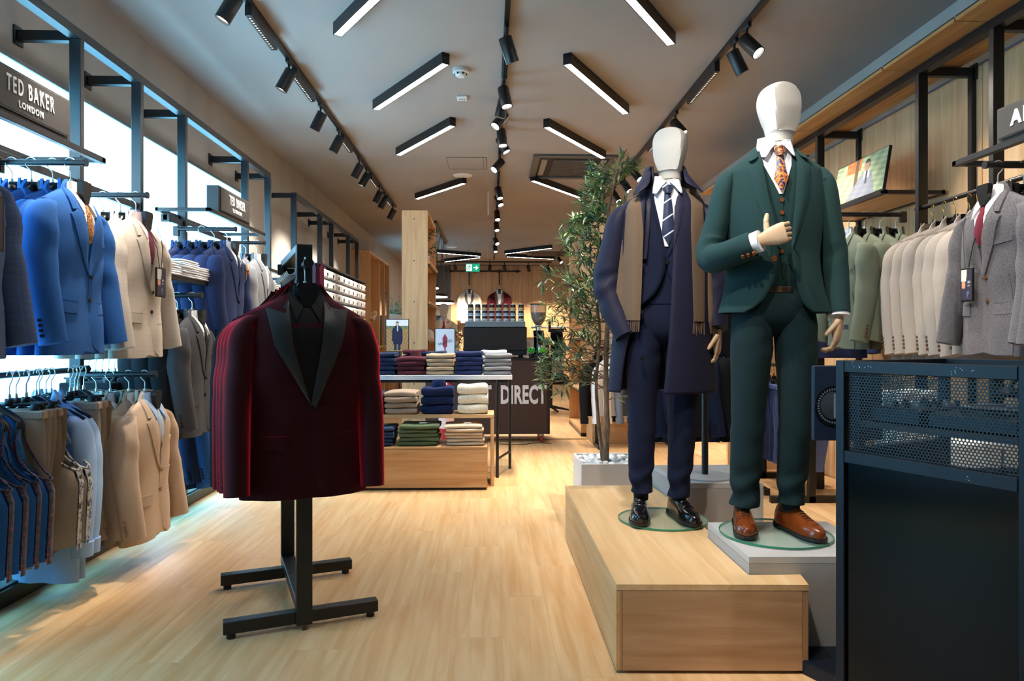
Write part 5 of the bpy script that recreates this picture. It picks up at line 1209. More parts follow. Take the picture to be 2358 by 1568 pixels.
def head(parent, x, y, z0, yaw, tilt=0):
    S_ = [(-.17, 0, .01, .066, .064), (-.10, 0, .005, .063, .062), (-.035, 0, 0, .062, .064), (-.014, 0, -.008, .068, .078), (.010, 0, -.016, .072, .096), (.045, 0, -.012, .083, .110), (.10, 0, .0, .093, .118), (.14, 0, .004, .0925, .116), (.172, 0, .008, .078, .098), (.19, 0, .01, .052, .066), (.1985, 0, .01, .02, .026), (.20, 0, .01, .004, .005)]
    m = loft(S_, 40, 5, 2.15)
    def ff(v):
        x, y, z = v
        if z > -.02:
            yf = -.072+.30*abs(z-.088)**1.3+.4*x*x
            if y < yf: y = yf+(y-yf)*.10
        c, s_ = math.cos(yaw), math.sin(yaw)
        return (x*c-y*s_, x*s_+y*c, z)
    m.v = [ff(v) for v in m.v]
    o = m.build('head', HEADM, parent, 28, (x, y, z0)); o.rotation_euler = (tilt, 0, 0); o.scale = (.90, .94, .985)
    sm = MB().tube([(.0655*math.cos(a), .0655*math.sin(a)+.003, -.062) for a in [2*PI*k/24 for k in range(25)]], .0012, 5); sm.build('neck_seam', mat('seam_grey', '77726c', .8), o)
    return o
def shoe(parent, x, y, rz, m, style, name='shoe'):
    M = Matrix.Translation((x, y, .0)) @ Matrix.Rotation(rz, 4, 'Z')
    K = [(.098, .012, .055), (.092, .028, .075), (.07, .037, .092), (.03, .040, .100), (-.01, .040, .096), (-.05, .042, .082), (-.09, .047, .066), (-.13, .0485, .056), (-.165, .043, .049), (-.192, .031, .041), (-.208, .016, .032), (-.213, .004, .026)]
    rg = []
    Q = cat_path(K, 3)
    def zt(yy, xx):
        for a, b in zip(Q, Q[1:]):
            if a[0] >= yy >= b[0]: t = (a[0]-yy)/(a[0]-b[0]+1e-9); w_ = a[1]+(b[1]-a[1])*t; h = a[2]+(b[2]-a[2])*t; return .018+h*math.sqrt(max(0, 1-min(1, abs(xx)/w_)**2.2))
        return .05
    for (yy, w_, h) in Q: rg.append([(w_*sgn(math.cos(2*PI*q/20), .85), yy, .018+max(0, math.sin(2*PI*q/20))**.85*h-.004*max(0, -math.sin(2*PI*q/20))) for q in range(20)])
    mb = MB().rings(rg); mb.v = [tuple(M @ Vector(v)) for v in mb.v]; o = mb.build(name, m, parent, 50)
    out = [(w_+.004, yy-.003 if yy < 0 else yy+.003) for yy, w_, h in Q]; poly = [(w_, yy) for w_, yy in out]+[(-w_, yy) for w_, yy in out[::-1]]
    s_ = MB().prism(poly, .006, .020); hp = [(w_, yy) for w_, yy in poly if yy > .02]; s_.prism(hp, -.004+.004, .02); s_.v = [tuple(M @ Vector(v)) for v in s_.v]; s_.build('sole', mat('sole_dark', '17120f', .4), o, 30)
    def arc(yy, wd, r, nm, mm, dy=0, off=.001):
        P = [M @ Vector((wd*(k/8*2-1), yy+dy*(1-(k/8*2-1)**2), zt(yy+dy*(1-(k/8*2-1)**2), wd*(k/8*2-1))+off)) for k in range(9)]; MB().tube(P, r, 6).build(nm, mm, o)
    if style == 'lace':
        for k in range(4): arc(-.058-k*.017, .019-.001*k, .0021, 'lace', mat('lace_dark', '2a1a12', .7))
        arc(-.150, .042, .0014, 'cap_seam', mat('seam_tan', '3e1c0c', .6), -.018, .0003); arc(-.118, .040, .0014, 'vamp_seam', mat('seam_tan', '3e1c0c', .6), -.010, .0003)
        for sd in (-1, 1):
            P = [M @ Vector((sd*(.012+.004*k), -.118+.024*k, zt(-.118+.024*k, sd*(.012+.004*k))+.0004)) for k in range(4)]; MB().tube(P, .0013, 5).build('facing_seam', mat('seam_tan', '6a3418', .6), o)
        MB().tube([M @ Vector((.0, -.005, .112)), M @ Vector((0, .012, .122))], [(.026, .004), (.022, .004)], 10).build('tongue', m, o)
    else:
        for yy in (-.062, -.100):
            rgs = []
            for dy in (-.012, .012): rgs.append([M @ Vector((x_, yy+dy, zt(yy+dy, x_)+.0035)) for x_ in [-.036+.072*k/10 for k in range(11)]])
            st = MB().rings(rgs, False, False).build('strap', m, o); md = st.modifiers.new('t', 'SOLIDIFY'); md.thickness = .004
            sx = style; P = [M @ Vector((sx*.036+dx, yy+dy, zt(yy+dy, sx*.034)+.004)) for dx, dy in ((-.004, -.014), (.004, -.014), (.004, .014), (-.004, .014), (-.004, -.014))]; MB().tube(P, .0018, 6).build('buckle', SILV, o)
        arc(-.125, .042, .0012, 'cap_seam', DARK, -.012, .0003)
    return o
def btn(parent, S, x, z, m, r=.011, off=.009):
    y = S(x, z)-off; return MB().cyl((x, y+.006, z), (x, y-.003, z), r, r*.92, 16).lathe([(r*.95, 0), (r, .001)], 14, (x, y, z)).build('button', m, parent)
def tie_at(parent, S, m, x, zt_, zb, w_=.034, off=.012, knot=.024):
    o = MB().patch([(x-knot*.55, zt_-.035), (x-w_*.62, zt_-.09), (x-w_, zb+.06), (x, zb)], [(x+knot*.55, zt_-.035), (x+w_*.62, zt_-.09), (x+w_, zb+.06), (x+.003, zb)], 5, 6, S, off, .008, .004).build('tie', m, parent)
    MB().patch([(x-knot, zt_), (x-knot*.85, zt_-.018), (x-knot*.5, zt_-.040)], [(x+knot, zt_), (x+knot*.85, zt_-.018), (x+knot*.5, zt_-.040)], 4, 6, S, off+.010, .010, .004).build('knot', m, o)
    return o
def sh_collar(parent, x, y, z, m, rx=.072, ry=.072, h=.045):
    rg = [[(x+rx*g*math.sin(f), y-ry*g*math.cos(f), zz) for f in [.42+(2*PI-.84)*q/30 for q in range(31)]] for zz, g in ((z-.03, 1.08), (z+h-.008, 1.0), (z+h, .97), (z+h-.004, .94), (z-.03, .96))]
    o = MB().rings(rg, False, False).build('collar_stand', m, parent, 60)
    return o
def wing(parent, pts, name, m, th=.004):
    """small free cloth piece from a grid of points rows[i][j]"""
    o = MB().rings([[Vector(p) for p in r] for r in pts], False, False).build(name, m, parent, 60); md = o.modifiers.new('cloth', 'SOLIDIFY'); md.thickness = th; md.offset = 0
    sd = o.modifiers.new('round', 'SUBSURF'); sd.levels = 2; sd.render_levels = 2; sd.boundary_smooth = 'PRESERVE_CORNERS'; sd.subdivision_type = 'SIMPLE' if m is SHW else 'CATMULL_CLARK'; return o
GRN_S = cloth('forest_green_wool', '1b3436', scale=500); GRN_T = cloth('forest_green_trouser', '13262a', scale=500); NVS = cloth('midnight_navy_wool', '131930', scale=500); NVC = cloth('navy_raincoat', '1e1f34', rough=.6, scale=600, bump=.12); NVCD = cloth('navy_padded', '15182a', rough=.5)
SHW = cloth('mannequin_shirt', 'e4e6ee', scale=500, var=.04); TIEO = blotch('orange_paisley_silk', ['1f2c52', '2c3a62', 'd9772e', 'c4602a', 'e09a4c', '5a2c20'], 26, .4); TIES = stripe_mat('navy_stripe_silk', '1a2748', 'd4dae6', (.55, 0, -.83), 15, .09)
BRB = mat('horn_button', '6a3e26', .25); SCARF = cloth('camel_scarf', '6e5c4c', scale=240, c2='5e4e40', bump=.5); TAN = noise_in(mat('tan_leather', '7c3a16', .22, coat=.3), (1, 1, 1), 9, 3, '54240c', '7c3c16'); BLKL = mat('black_leather', '101012', .18, coat=.4)
TROUSER_B = ((.11, .045, .10), (.21, .06, .085), (.42, .07, .05), (.80, .06, .02))
# ---- green suit
G = thing('suit_mannequin', 'white headed mannequin in green three piece suit and brown shoes', 'mannequin', (1.188, 2.873, .3955), -.16)
G.scale = (.93, .95, .992)
head(G, .022, -.01, 1.688, .42, -.03)
W = [(1.60, 0, 0, .075, .07), (1.56, 0, 0, .12, .08), (1.50, 0, 0, .19, .098), (1.40, 0, 0, .196, .112), (1.28, 0, 0, .185, .114), (1.15, 0, 0, .172, .106), (1.06, 0, 0, .172, .106), (1.03, 0, 0, .17, .104)]
wc = Shell([r+(-.0, .0) for r in W]); loft(W, 36).build('waistcoat', GRN_S, G, 60)
tp = [(1.10, 0, .0, .165, .10), (1.03, 0, 0, .17, .105), (.95, 0, .002, .178, .115), (.89, 0, .005, .172, .104), (.85, 0, .01, .11, .075), (.82, 0, .01, .03, .04)]
tr = loft(tp, 36).build('trousers', GRN_T, G, 60)
for K in ([(-.088, .005, .93, .088, .108), (-.096, .0, .80, .092, .102), (-.106, -.004, .62, .081, .090), (-.112, .0, .46, .074, .082), (-.118, .01, .28, .069, .077), (-.122, .012, .16, .062, .072), (-.122, .012, .105, .059, .070)],
          [(.088, .005, .93, .088, .108), (.096, .0, .80, .092, .102), (.096, -.006, .62, .081, .090), (.094, -.004, .46, .074, .082), (.086, .012, .28, .066, .074), (.078, .014, .17, .058, .066), (.076, .012, .118, .054, .064)]):
    limb('trouser_leg', K, GRN_T, tr, 28, 7, .02, TROUSER_B)
MB().box(-.05, .05, -.112, -.1, 1.000, 1.024, .003).build('belt', mat('belt_brown', '24140e', .4), tr); MB().box(-.012, .012, -.1145, -.111, 1.004, 1.020, .002).build('buckle', BRASS, tr)
sh = MB().patch([(-.075, 1.61), (-.062, 1.52), (-.004, 1.40)], [(.062, 1.61), (.052, 1.52), (.012, 1.40)], 6, 6, wc.surf, .004, .002, .004).build('shirt', SHW, G)
sh_collar(sh, 0, .0, 1.60, SHW)
def leaves_(x, dz): return [wing(sh, [[(x+sd*.068, .01, 1.658+dz), (x+sd*.052, -.052, 1.648+dz), (x+sd*.006, -.082, 1.618+dz)], [(x+sd*.073, .01, 1.612+dz), (x+sd*.064, -.066, 1.600+dz), (x+sd*.034, -.098, 1.588+dz)], [(x+sd*.077, .01, 1.570+dz), (x+sd*.073, -.076, 1.560+dz), (x+sd*.060, -.112, 1.552+dz)]], 'collar_leaf', SHW, .003) for sd in (-1, 1)]
leaves_(0, 0)
tie_at(G, wc.surf, TIEO, .004, 1.600, 1.405, .030, .014, .027)
for k in range(5): btn(G, wc.surf, .006, 1.375-.052*k, BRB, .0095, .004)
MB().patch([(.004, 1.40), (.007, 1.1), (.012, 1.06)], [(.010, 1.40), (.014, 1.1), (.02, 1.06)], 5, 1, wc.surf, .003, 0, .002).build('waistcoat_edge', GRN_S, G)
JR = [(1.605, 0, .008, .080, .075, -.077, .074), (1.575, 0, .006, .115, .085, -.082, .078), (1.545, 0, .003, .165, .095, -.082, .080), (1.512, 0, 0, .204, .106, -.078, .078), (1.48, 0, 0, .209, .115, -.074, .076), (1.40, 0, 0, .212, .126, -.058, .066), (1.30, 0, 0, .205, .130, -.030, .052), (1.19, 0, 0, .192, .124, -.010, .046), (1.13, 0, 0, .192, .126, -.012, .050), (1.05, 0, 0, .202, .132, -.030, .062), (.985, 0, 0, .216, .138, -.062, .078), (.945, 0, 0, .228, .142, -.10, .10), (.918, 0, 0, .236, .145, -.150, .135)]
js = Shell(JR); jk = js.build('jacket', GRN_S, G, 60, .007, lambda z, f: .004*math.sin(5*f+9*z)*max(0, min(1, (1.4-z)*2)))
MB().patch([(-.074, 1.585), (-.070, 1.50), (-.052, 1.38), (-.026, 1.28), (-.006, 1.185)], [(-.112, 1.565), (-.128, 1.515), (-.104, 1.38), (-.062, 1.27), (-.004, 1.175)], 6, 4, js.surf, .011, .006, .010).build('lapel', GRN_S, jk)
MB().patch([(.074, 1.585), (.074, 1.50), (.064, 1.38), (.052, 1.28), (.046, 1.185)], [(.112, 1.565), (.130, 1.515), (.118, 1.38), (.086, 1.27), (.05, 1.175)], 6, 4, js.surf, .011, .006, .010).build('lapel', GRN_S, jk)
for sd in (-1, 1): wing(jk, [[(sd*.072, .02, 1.628), (sd*.085, -.03, 1.612), (sd*.082, -.092, 1.56)], [(sd*.086, .022, 1.622), (sd*.098, -.034, 1.596), (sd*.103, -.108, 1.545)], [(sd*.104, .024, 1.598), (sd*.124, -.04, 1.572), (sd*.134, -.108, 1.53)]], 'collar', GRN_S, .004)
for x0, x1 in ((-.085, -.185), (.115, .195)):
    MB().patch([(x0, 1.125), (x0*1.0, 1.078)], [(x1, 1.115), (x1, 1.070)], 3, 6, js.surf, .006, .001, .002).build('pocket_flap', GRN_S, jk)
MB().patch([(.10, 1.375), (.10, 1.352)], [(.175, 1.39), (.175, 1.368)], 2, 5, js.surf, .005, .001, .002).build('chest_pocket', GRN_S, jk)
btn(jk, js.surf, -.030, 1.135, BRB, .013, .007)
MB().box(.108, .122, -.1365+.02, -.13+.02, 1.548, 1.556, .002).build('lapel_pin', DARK, jk)
sl = limb('sleeve', [(-.165, .0, 1.508, .022, .05), (-.196, 0, 1.494, .034, .062), (-.218, 0, 1.44, .050, .074), (-.242, .008, 1.31, .059, .074), (-.270, .012, 1.22, .060, .071), (-.282, -.03, 1.155, .062, .060), (-.25, -.10, 1.148, .060, .060), (-.19, -.155, 1.165, .056, .056), (-.130, -.190, 1.187, .052, .052)], GRN_S, jk, 24, 6, .03, ((1.18, .07, .06),))
b_ = MB()
for k in range(3): b_.cyl((-.175+.02*k, -.203-.011*k, 1.139+.005*k), (-.176+.02*k, -.212-.011*k, 1.133+.005*k), .0085, .0075, 10)
b_.build('cuff_buttons', BRB, jk)
limb('shirt_cuff', [(-.155, -.177, 1.18, .044, .044), (-.115, -.200, 1.195, .043, .043), (-.103, -.208, 1.199, .044, .044)], SHW, sh, 20, 3, 0)
sl2 = limb('sleeve', [(.165, .0, 1.508, .022, .05), (.196, 0, 1.494, .034, .062), (.217, 0, 1.44, .050, .074), (.234, .006, 1.30, .058, .073), (.256, .01, 1.17, .060, .068), (.264, .0, 1.05, .056, .062), (.268, -.025, .918, .050, .056)], GRN_S, jk, 24, 6, .03, ((1.16, .07, .03), (.97, .04, .03)))
limb('shirt_cuff', [(.267, -.018, .95, .044, .050), (.268, -.026, .915, .044, .049), (.268, -.028, .905, .044, .049)], SHW, sh, 18, 3, 0)
hand(G, Matrix.Translation((-.098, -.212, 1.202)) @ Matrix.Rotation(-.28, 4, 'Y') @ Matrix.Rotation(-.35, 4, 'Z') @ Matrix(((0, 0, -1, 0), (0, -1, 0, 0), (-1, 0, 0, 0), (0, 0, 0, 1))), -1, (1.05, 1.35, .9), .01, (.95, -.15, -.15))
hand(G, Matrix.Translation((.268, -.03, .895)) @ Matrix.Rotation(.12, 4, 'Y') @ Matrix.Rotation(-.5, 4, 'Z') @ Matrix(((0, 1, 0, 0), (-1, 0, 0, 0), (0, 0, 1, 0), (0, 0, 0, 1))), 1, (.35, .75, .55), .01)
shoe(G, -.128, .035, -.10, TAN, 'lace'); shoe(G, .082, .015, .36, TAN, 'lace')
for x, y in ((-.128, .02), (.078, .012)): MB().tube([(x, y, .09), (x, y, .16)], [.038, .04], 12).build('sock', mat('sock_black', '101114', .9), G)
# ---- navy coat
N = thing('coat_mannequin', 'white headed mannequin in navy coat, camel scarf and black shoes', 'mannequin', (.839, 3.351, .3305), -.10)
N.scale = (.965, .97, .995)
head(N, .036, -.01, 1.702, -.42, -.02)
W = [(1.61, .012, 0, .072, .07), (1.57, .01, 0, .12, .08), (1.51, .008, 0, .18, .095), (1.40, 0, 0, .188, .108), (1.28, 0, 0, .178, .110), (1.16, 0, 0, .168, .104), (1.04, 0, 0, .175, .108)]
ws = Shell([r+(0, 0) for r in W]); loft(W, 36).build('torso', NVS, N, 60)
sh = MB().patch([(-.058, 1.625), (-.05, 1.52), (-.006, 1.31)], [(.076, 1.625), (.060, 1.52), (.014, 1.31)], 6, 6, ws.surf, .004, .002, .004).build('shirt', SHW, N); sh_collar(sh, .014, 0, 1.61, SHW)
leaves_(.014, .008)
tie_at(N, ws.surf, TIES, .010, 1.605, 1.315, .032, .013, .027)
SR = [(1.60, .012, .005, .078, .073, -.062, .076), (1.53, .006, 0, .165, .098, -.062, .070), (1.42, 0, 0, .196, .116, -.046, .052), (1.33, 0, 0, .192, .120, -.020, .026), (1.25, 0, 0, .182, .117, -.004, .006), (1.18, 0, 0, .180, .116, -.010, .014), (1.10, 0, 0, .190, .122, -.045, .05), (1.045, 0, 0, .20, .126, -.10, .10), (1.02, 0, 0, .204, .128, -.15, .15)]
ss = Shell(SR); sj = ss.build('suit_jacket', NVS, N, 48)
for sd in (-1, 1): MB().patch([(sd*.066, 1.58), (sd*.060, 1.5), (sd*.042, 1.40), (sd*.004, 1.265)], [(sd*.105, 1.56), (sd*.120, 1.50), (sd*.085, 1.38), (sd*.006, 1.25)], 5, 4, ss.surf, .006+.002*sd, .004, .004).build('lapel', NVS, sj)
btn(sj, ss.surf, .004, 1.235, BTB, .011, .007)
tp = [(1.10, 0, .0, .160, .10), (1.03, 0, 0, .165, .105), (.95, 0, .002, .172, .112), (.89, 0, .005, .168, .102), (.85, 0, .01, .11, .072), (.82, 0, .01, .03, .04)]
tr = loft(tp, 36).build('trousers', NVS, N, 60)
for K in ([(-.085, .005, .93, .085, .105), (-.095, .0, .80, .088, .10), (-.102, -.004, .62, .076, .086), (-.104, .0, .46, .070, .078), (-.106, .01, .28, .064, .072), (-.106, .012, .18, .056, .064), (-.104, .012, .125, .052, .060)],
          [(.085, .005, .93, .085, .105), (.098, .0, .80, .088, .10), (.102, -.004, .62, .076, .086), (.098, .0, .46, .070, .078), (.090, .01, .28, .062, .070), (.084, .012, .16, .053, .060), (.084, .012, .105, .049, .056)]):
    limb('trouser_leg', K, NVS, tr, 28, 7, .02, TROUSER_B)
CRW = [(1.60, .012, .012, .092, .088, -.080, .085), (1.575, .010, .01, .125, .098, -.085, .075), (1.545, .006, .006, .175, .106, -.095, .055), (1.508, 0, 0, .212, .118, -.098, .045), (1.48, 0, 0, .217, .128, -.100, .040), (1.40, 0, 0, .222, .140, -.105, .034), (1.28, 0, 0, .222, .146, -.112, .028), (1.15, 0, 0, .222, .148, -.125, .022), (1.0, 0, 0, .23, .150, -.150, .014), (.85, 0, .005, .242, .152, -.185, .004), (.72, 0, .01, .252, .154, -.205, -.008), (.615, 0, .015, .258, .156, -.215, -.016)]
cs = Shell(CRW); ct = cs.build('coat', NVC, N, 60, .008, lambda z, f: .010*math.sin(4*f+1)*max(0, min(1, (1.2-z)*1.3)))
# raised coat collar with its dark padded inside
rg = [[(.014+rx*math.sin(f), .012-ry*math.cos(f), z) for f in [.85+(2*PI-1.7)*q/28 for q in range(29)]] for z, rx, ry in ((1.575, .098, .092), (1.64, .088, .086), (1.705, .092, .094))]
o = MB().rings(rg, False, False).build('collar_stand', NVCD, ct, 60); md = o.modifiers.new('t', 'SOLIDIFY'); md.thickness = .006
rg = [[(.014+rx*math.sin(f), .016-ry*math.cos(f), z) for f in [.95+(2*PI-1.9)*q/28 for q in range(29)]] for z, rx, ry in ((1.707, .094, .096), (1.665, .112, .112), (1.60, .150, .128))]
o = MB().rings(rg, False, False).build('collar_fall', NVC, ct, 60); md = o.modifiers.new('t', 'SOLIDIFY'); md.thickness = .006
wing(ct, [[(-.062, -.03, 1.70), (-.066, -.075, 1.665), (-.078, -.110, 1.60)], [(-.09, -.035, 1.68), (-.105, -.095, 1.63), (-.112, -.130, 1.575)], [(-.13, -.02, 1.61), (-.150, -.105, 1.585), (-.175, -.112, 1.535)]], 'collar_leaf', NVC, .006)
wing(ct, [[(.088, -.03, 1.70), (.092, -.075, 1.665), (.086, -.110, 1.61)], [(.112, -.035, 1.68), (.128, -.095, 1.63), (.128, -.130, 1.59)], [(.15, -.02, 1.61), (.172, -.10, 1.585), (.192, -.110, 1.545)]], 'collar_leaf', NVC, .006)
for sd, P in ((-1, ([(-.064, 1.62), (-.072, 1.52), (-.080, 1.40), (-.095, 1.25)], [(-.085, 1.62), (-.092, 1.52), (-.100, 1.40), (-.112, 1.25)])), (1, ([(.082, 1.62), (.064, 1.53), (.046, 1.44), (.034, 1.34)], [(.102, 1.62), (.095, 1.53), (.062, 1.44), (.042, 1.34)]))):
    MB().patch(P[0], P[1], 5, 2, lambda x, z: min(ss.surf(x, z), cs.surf(x, z)+.012), .006, .003, .006).build('padded_edge', NVCD, ct)
MB().patch([(.040, 1.50), (.034, 1.40), (.030, 1.30)], [(.105, 1.545), (.078, 1.42), (.032, 1.29)], 5, 4, cs.surf, .006, .005, .004).build('lapel', NVC, ct)
for k in range(3): btn(ct, cs.surf, -.118, 1.22-.22*k, BTB, .009, .006)
sl = limb('sleeve', [(-.165, .0, 1.506, .024, .055), (-.202, 0, 1.49, .038, .068), (-.226, 0, 1.435, .056, .080), (-.25, .01, 1.30, .066, .080), (-.275, .015, 1.18, .072, .078), (-.262, -.01, 1.06, .066, .072), (-.222, -.045, .96, .060, .066), (-.190, -.070, .885, .055, .060)], NVC, ct, 24, 6, .04, ((1.12, .08, .10),))
sl2 = limb('sleeve', [(.165, .0, 1.506, .024, .055), (.202, 0, 1.49, .038, .068), (.224, 0, 1.435, .054, .080), (.240, .01, 1.30, .062, .080), (.254, .015, 1.15, .066, .074), (.258, .0, 1.02, .060, .066), (.258, -.03, .92, .056, .060)], NVC, ct, 24, 6, .04, ((1.14, .08, .04),))
hand(N, Matrix.Translation((.262, -.035, .90)) @ Matrix.Rotation(-.4, 4, 'Z') @ Matrix(((0, 1, 0, 0), (-1, 0, 0, 0), (0, 0, 1, 0), (0, 0, 0, 1))), 1, (.3, .6, .45), .01)
shoe(N, -.112, .02, -.12, BLKL, -1); shoe(N, .086, .02, .22, BLKL, 1)
for x, y in ((-.106, .015), (.084, .012)): MB().tube([(x, y, .085), (x, y, .18)], [.036, .042], 12).build('sock', mat('sock_black', '101114', .9), N)
sc_ = thing('scarf', 'camel wool scarf with fringe hanging over the navy coat', 'scarf', N.location, -.10); sc_.scale = N.scale
def scs(x, z):
    return cs.surf(max(-.205, min(.205, x)), z)+.35*max(0, abs(x)-.205)-.004*math.sin(70*x)
def fringe(x0, x1, z, parent, n):
    m = MB()
    for k in range(n):
        x = x0+(x1-x0)*(k+.5)/n; y = scs(x, z)-.010; a = R.uniform(-.006, .006); m.tube([(x, y, z+.006), (x+a*.5, y-.001, z-.025), (x+a, y, z-.055-R.random()*.012)], [.0032, .0028, .0022], 5)
    m.build('fringe', SCARF, parent)
for A, B, n, nm in (([(-.168, 1.60), (-.185, 1.53), (-.205, 1.38), (-.235, 1.12), (-.252, .965)], [(-.085, 1.60), (-.122, 1.53), (-.112, 1.38), (-.120, 1.12), (-.128, .960)], 16, 'left_end'), ([(.095, 1.60), (.122, 1.53), (.116, 1.40), (.124, 1.15), (.128, .955)], [(.165, 1.60), (.185, 1.53), (.186, 1.40), (.190, 1.15), (.186, .955)], 9, 'right_end')):
    o = MB().patch(A, B, 8, 10, scs, .014, .007, .006).build('scarf_end', SCARF, sc_, 60); fringe(A[-1][0], B[-1][0], A[-1][1], o, n)
o = MB().patch([(.172, 1.57), (.196, 1.45), (.205, 1.2), (.212, .955)], [(.192, 1.57), (.222, 1.45), (.238, 1.2), (.254, .955)], 8, 6, scs, .004, .006, .004).build('scarf_end', SCARF, sc_, 60); fringe(.212, .254, .955, o, 6)
MB().tube(cat_path([(-.13, -.05, 1.60), (-.15, .04, 1.62), (-.08, .13, 1.64), (.02, .14, 1.645), (.11, .12, 1.64), (.165, .04, 1.62), (.145, -.05, 1.60)], 4), (.022, ), 10).build('neck_wrap', SCARF, sc_) if False else None
# bust stand with a black coat behind
t = thing('bust_stand', 'black pole stand on the rear grey plinth', 'stand', (1.187, 3.80, .44))
MB().cyl((0, 0, .012), (0, 0, 1.30), .018, n=14).build('pole', BLACK, t); MB().lathe([(.001, .0), (.15, 0), (.15, .008), (.02, .014), (.001, .014)], 28).build('foot', mat('foot_pale', 'bfc2c6', .35), t); MB().cyl((-.14, 0, 1.30), (.14, 0, 1.30), .016, n=10).build('crossbar', BLACK, t)
jacket('black long coat on the pole stand between the mannequins', (1.225, 3.86, 1.86), -.1, BLK, 'std', detail=1, hang=False, cat='coat')
# cream suited figure at the back
t = thing('suit_mannequin', 'pale mannequin in a cream suit at the back of shop', 'mannequin', (-.86, 13.0, 0), .05)
head(t, 0, 0, 1.66, 0)
CRS = cloth('cream_suit', 'd8ccbc')
for n_, me, key, under in jacket_meshes('std'):
    if n_ in ('cuff_buttons', 'bow_tie'): continue
    obj(n_, me, dict(c=CRS, l=CRS, s=WSH, t=cloth('rust_tie', '9a3a2c'), b=BTB)[key], t, (0, 0, 1.60))
MB().patch([(.09, 1.345), (.09, 1.325)], [(.15, 1.36), (.16, 1.335)], 2, 3, lambda x, z: -.10, .01, .004, .01).build('pocket_square', cloth('wine_square', '6a1c24'), t)
loft([(.9, 0, 0, .17, .10), (.8, 0, 0, .17, .10), (.05, 0, 0, .15, .09)], 20).build('trousers', CRS, t); loft([(.06, 0, -.04, .15, .12), (.0, 0, -.05, .16, .13)], 20).build('shoes', DARK, t)
t = thing('mannequin_head', 'plain pale display head beside the espresso machine', 'mannequin head', (-.30, 9.6, 0)); h = head(t, 0, 0, 1.20, .2); h.scale = (.9, .9, .9); MB().cyl((0, 0, 0), (0, 0, 1.1), .02, n=10).build('pole', BLACK, t); MB().lathe([(.001, 0), (.14, 0), (.14, .012), (.001, .012)], 24).build('foot', BLACK, t)
# ------------------------------------------------------------------ olive tree
t = thing('olive_planter', 'white square planter box under the olive tree', 'planter', (.62, 4.69, 0))
WP = mat('planter_white', 'dcdad8', .5)
m = MB(); m.box(0, .5, 0, .018, 0, .35, .002); m.box(0, .5, .442, .46, 0, .35, .002); m.box(0, .018, .018, .442, 0, .35, .002); m.box(.482, .5, .018, .442, 0, .35, .002); m.build('box', WP, t)
MB().box(.018, .482, .018, .442, .02, .30).build('soil_board', mat('soil', '4a4038', .9), t)
peb = []
for k in range(4):
    m = MB().ball((0, 0, 0), .030, .024, .019, 9, 6); rr = random.Random(k); m.v = [(x*(1+.12*math.sin(31*z+k)), y*(1+.1*math.sin(40*x+k)), z) for x, y, z in m.v]; peb.append(m.mesh('pebble', 60))
PB = mat('pebble_white', 'dfe1e4', .55)
ip = 0
for i in range(10):
    for j in range(8):
        x, y = .655+.047*i+R.uniform(-.01, .01), 4.735+.052*j+R.uniform(-.01, .01)
        if abs(x-.82) < .045 and abs(y-4.92) < .05 or x > 1.085: continue
        o = obj('pebble', peb[ip % 4], PB); ip += 1; o.location = (x, y, .318+R.uniform(0, .022)); o.rotation_euler = (R.uniform(-.3, .3), R.uniform(-.3, .3), R.uniform(0, 6)); s_ = R.uniform(.8, 1.25); o.scale = (s_, s_, s_)
        top(o, 'smooth white pebble lying among others in the olive planter', 'pebble', 'white pebbles in the olive planter')
T = thing('olive_tree', 'tall olive tree with thin grey green leaves beside mannequins', 'tree', (.82, 4.92, .30))
BARK = noise_in(mat('olive_bark', '7e6450', .85), (1, 1, .3), 40, 4, '6a5240', '9c8068', bump=.5)
trunk_paths = [[(0, 0, -.0), (.012, .0, .3), (.006, .0, .7), (.018, .01, 1.1), (.0, .0, 1.5), (.03, 0, 1.85), (.09, -.02, 2.10)], [(-.01, .01, 0), (-.045, .02, .3), (-.06, .02, .6), (-.035, .02, .95), (-.07, .03, 1.3), (-.04, .03, 1.6), (-.06, .02, 1.80)]]
tp_ = [cat_path(p, 5) for p in trunk_paths]
for i, p in enumerate(tp_): MB().tube(p, [(.024-.017*k/len(p))*(1 if i == 0 else .62) for k in range(len(p))], 10, wr=lambda i_, a: 1+.12*math.sin(i_*1.7+a*2)).build('trunk', BARK, T)
leafm = MB().add([(0, 0, 0), (.0055, .018, .002), (.006, .036, .001), (0, .062, -.003), (-.006, .036, .001), (-.0055, .018, .002), (0, .018, -.001), (0, .036, -.002)], [(0, 1, 6), (1, 2, 7, 6), (2, 3, 7), (0, 6, 5), (6, 7, 4, 5), (7, 3, 4)]).mesh('leaf', 0)
LM = [noise_in(mat('olive_leaf_%d' % i, c, .45, spec=.5), (1, 1, 1), 25, 2, c, c2) for i, (c, c2) in enumerate((('4c6a48', '5d7a52'), ('6f8a52', '84994e'), ('2f5450', '3e6454'), ('8a9a78', '9caa84')))]
rt = random.Random(5); leaves = []; tw = MB()
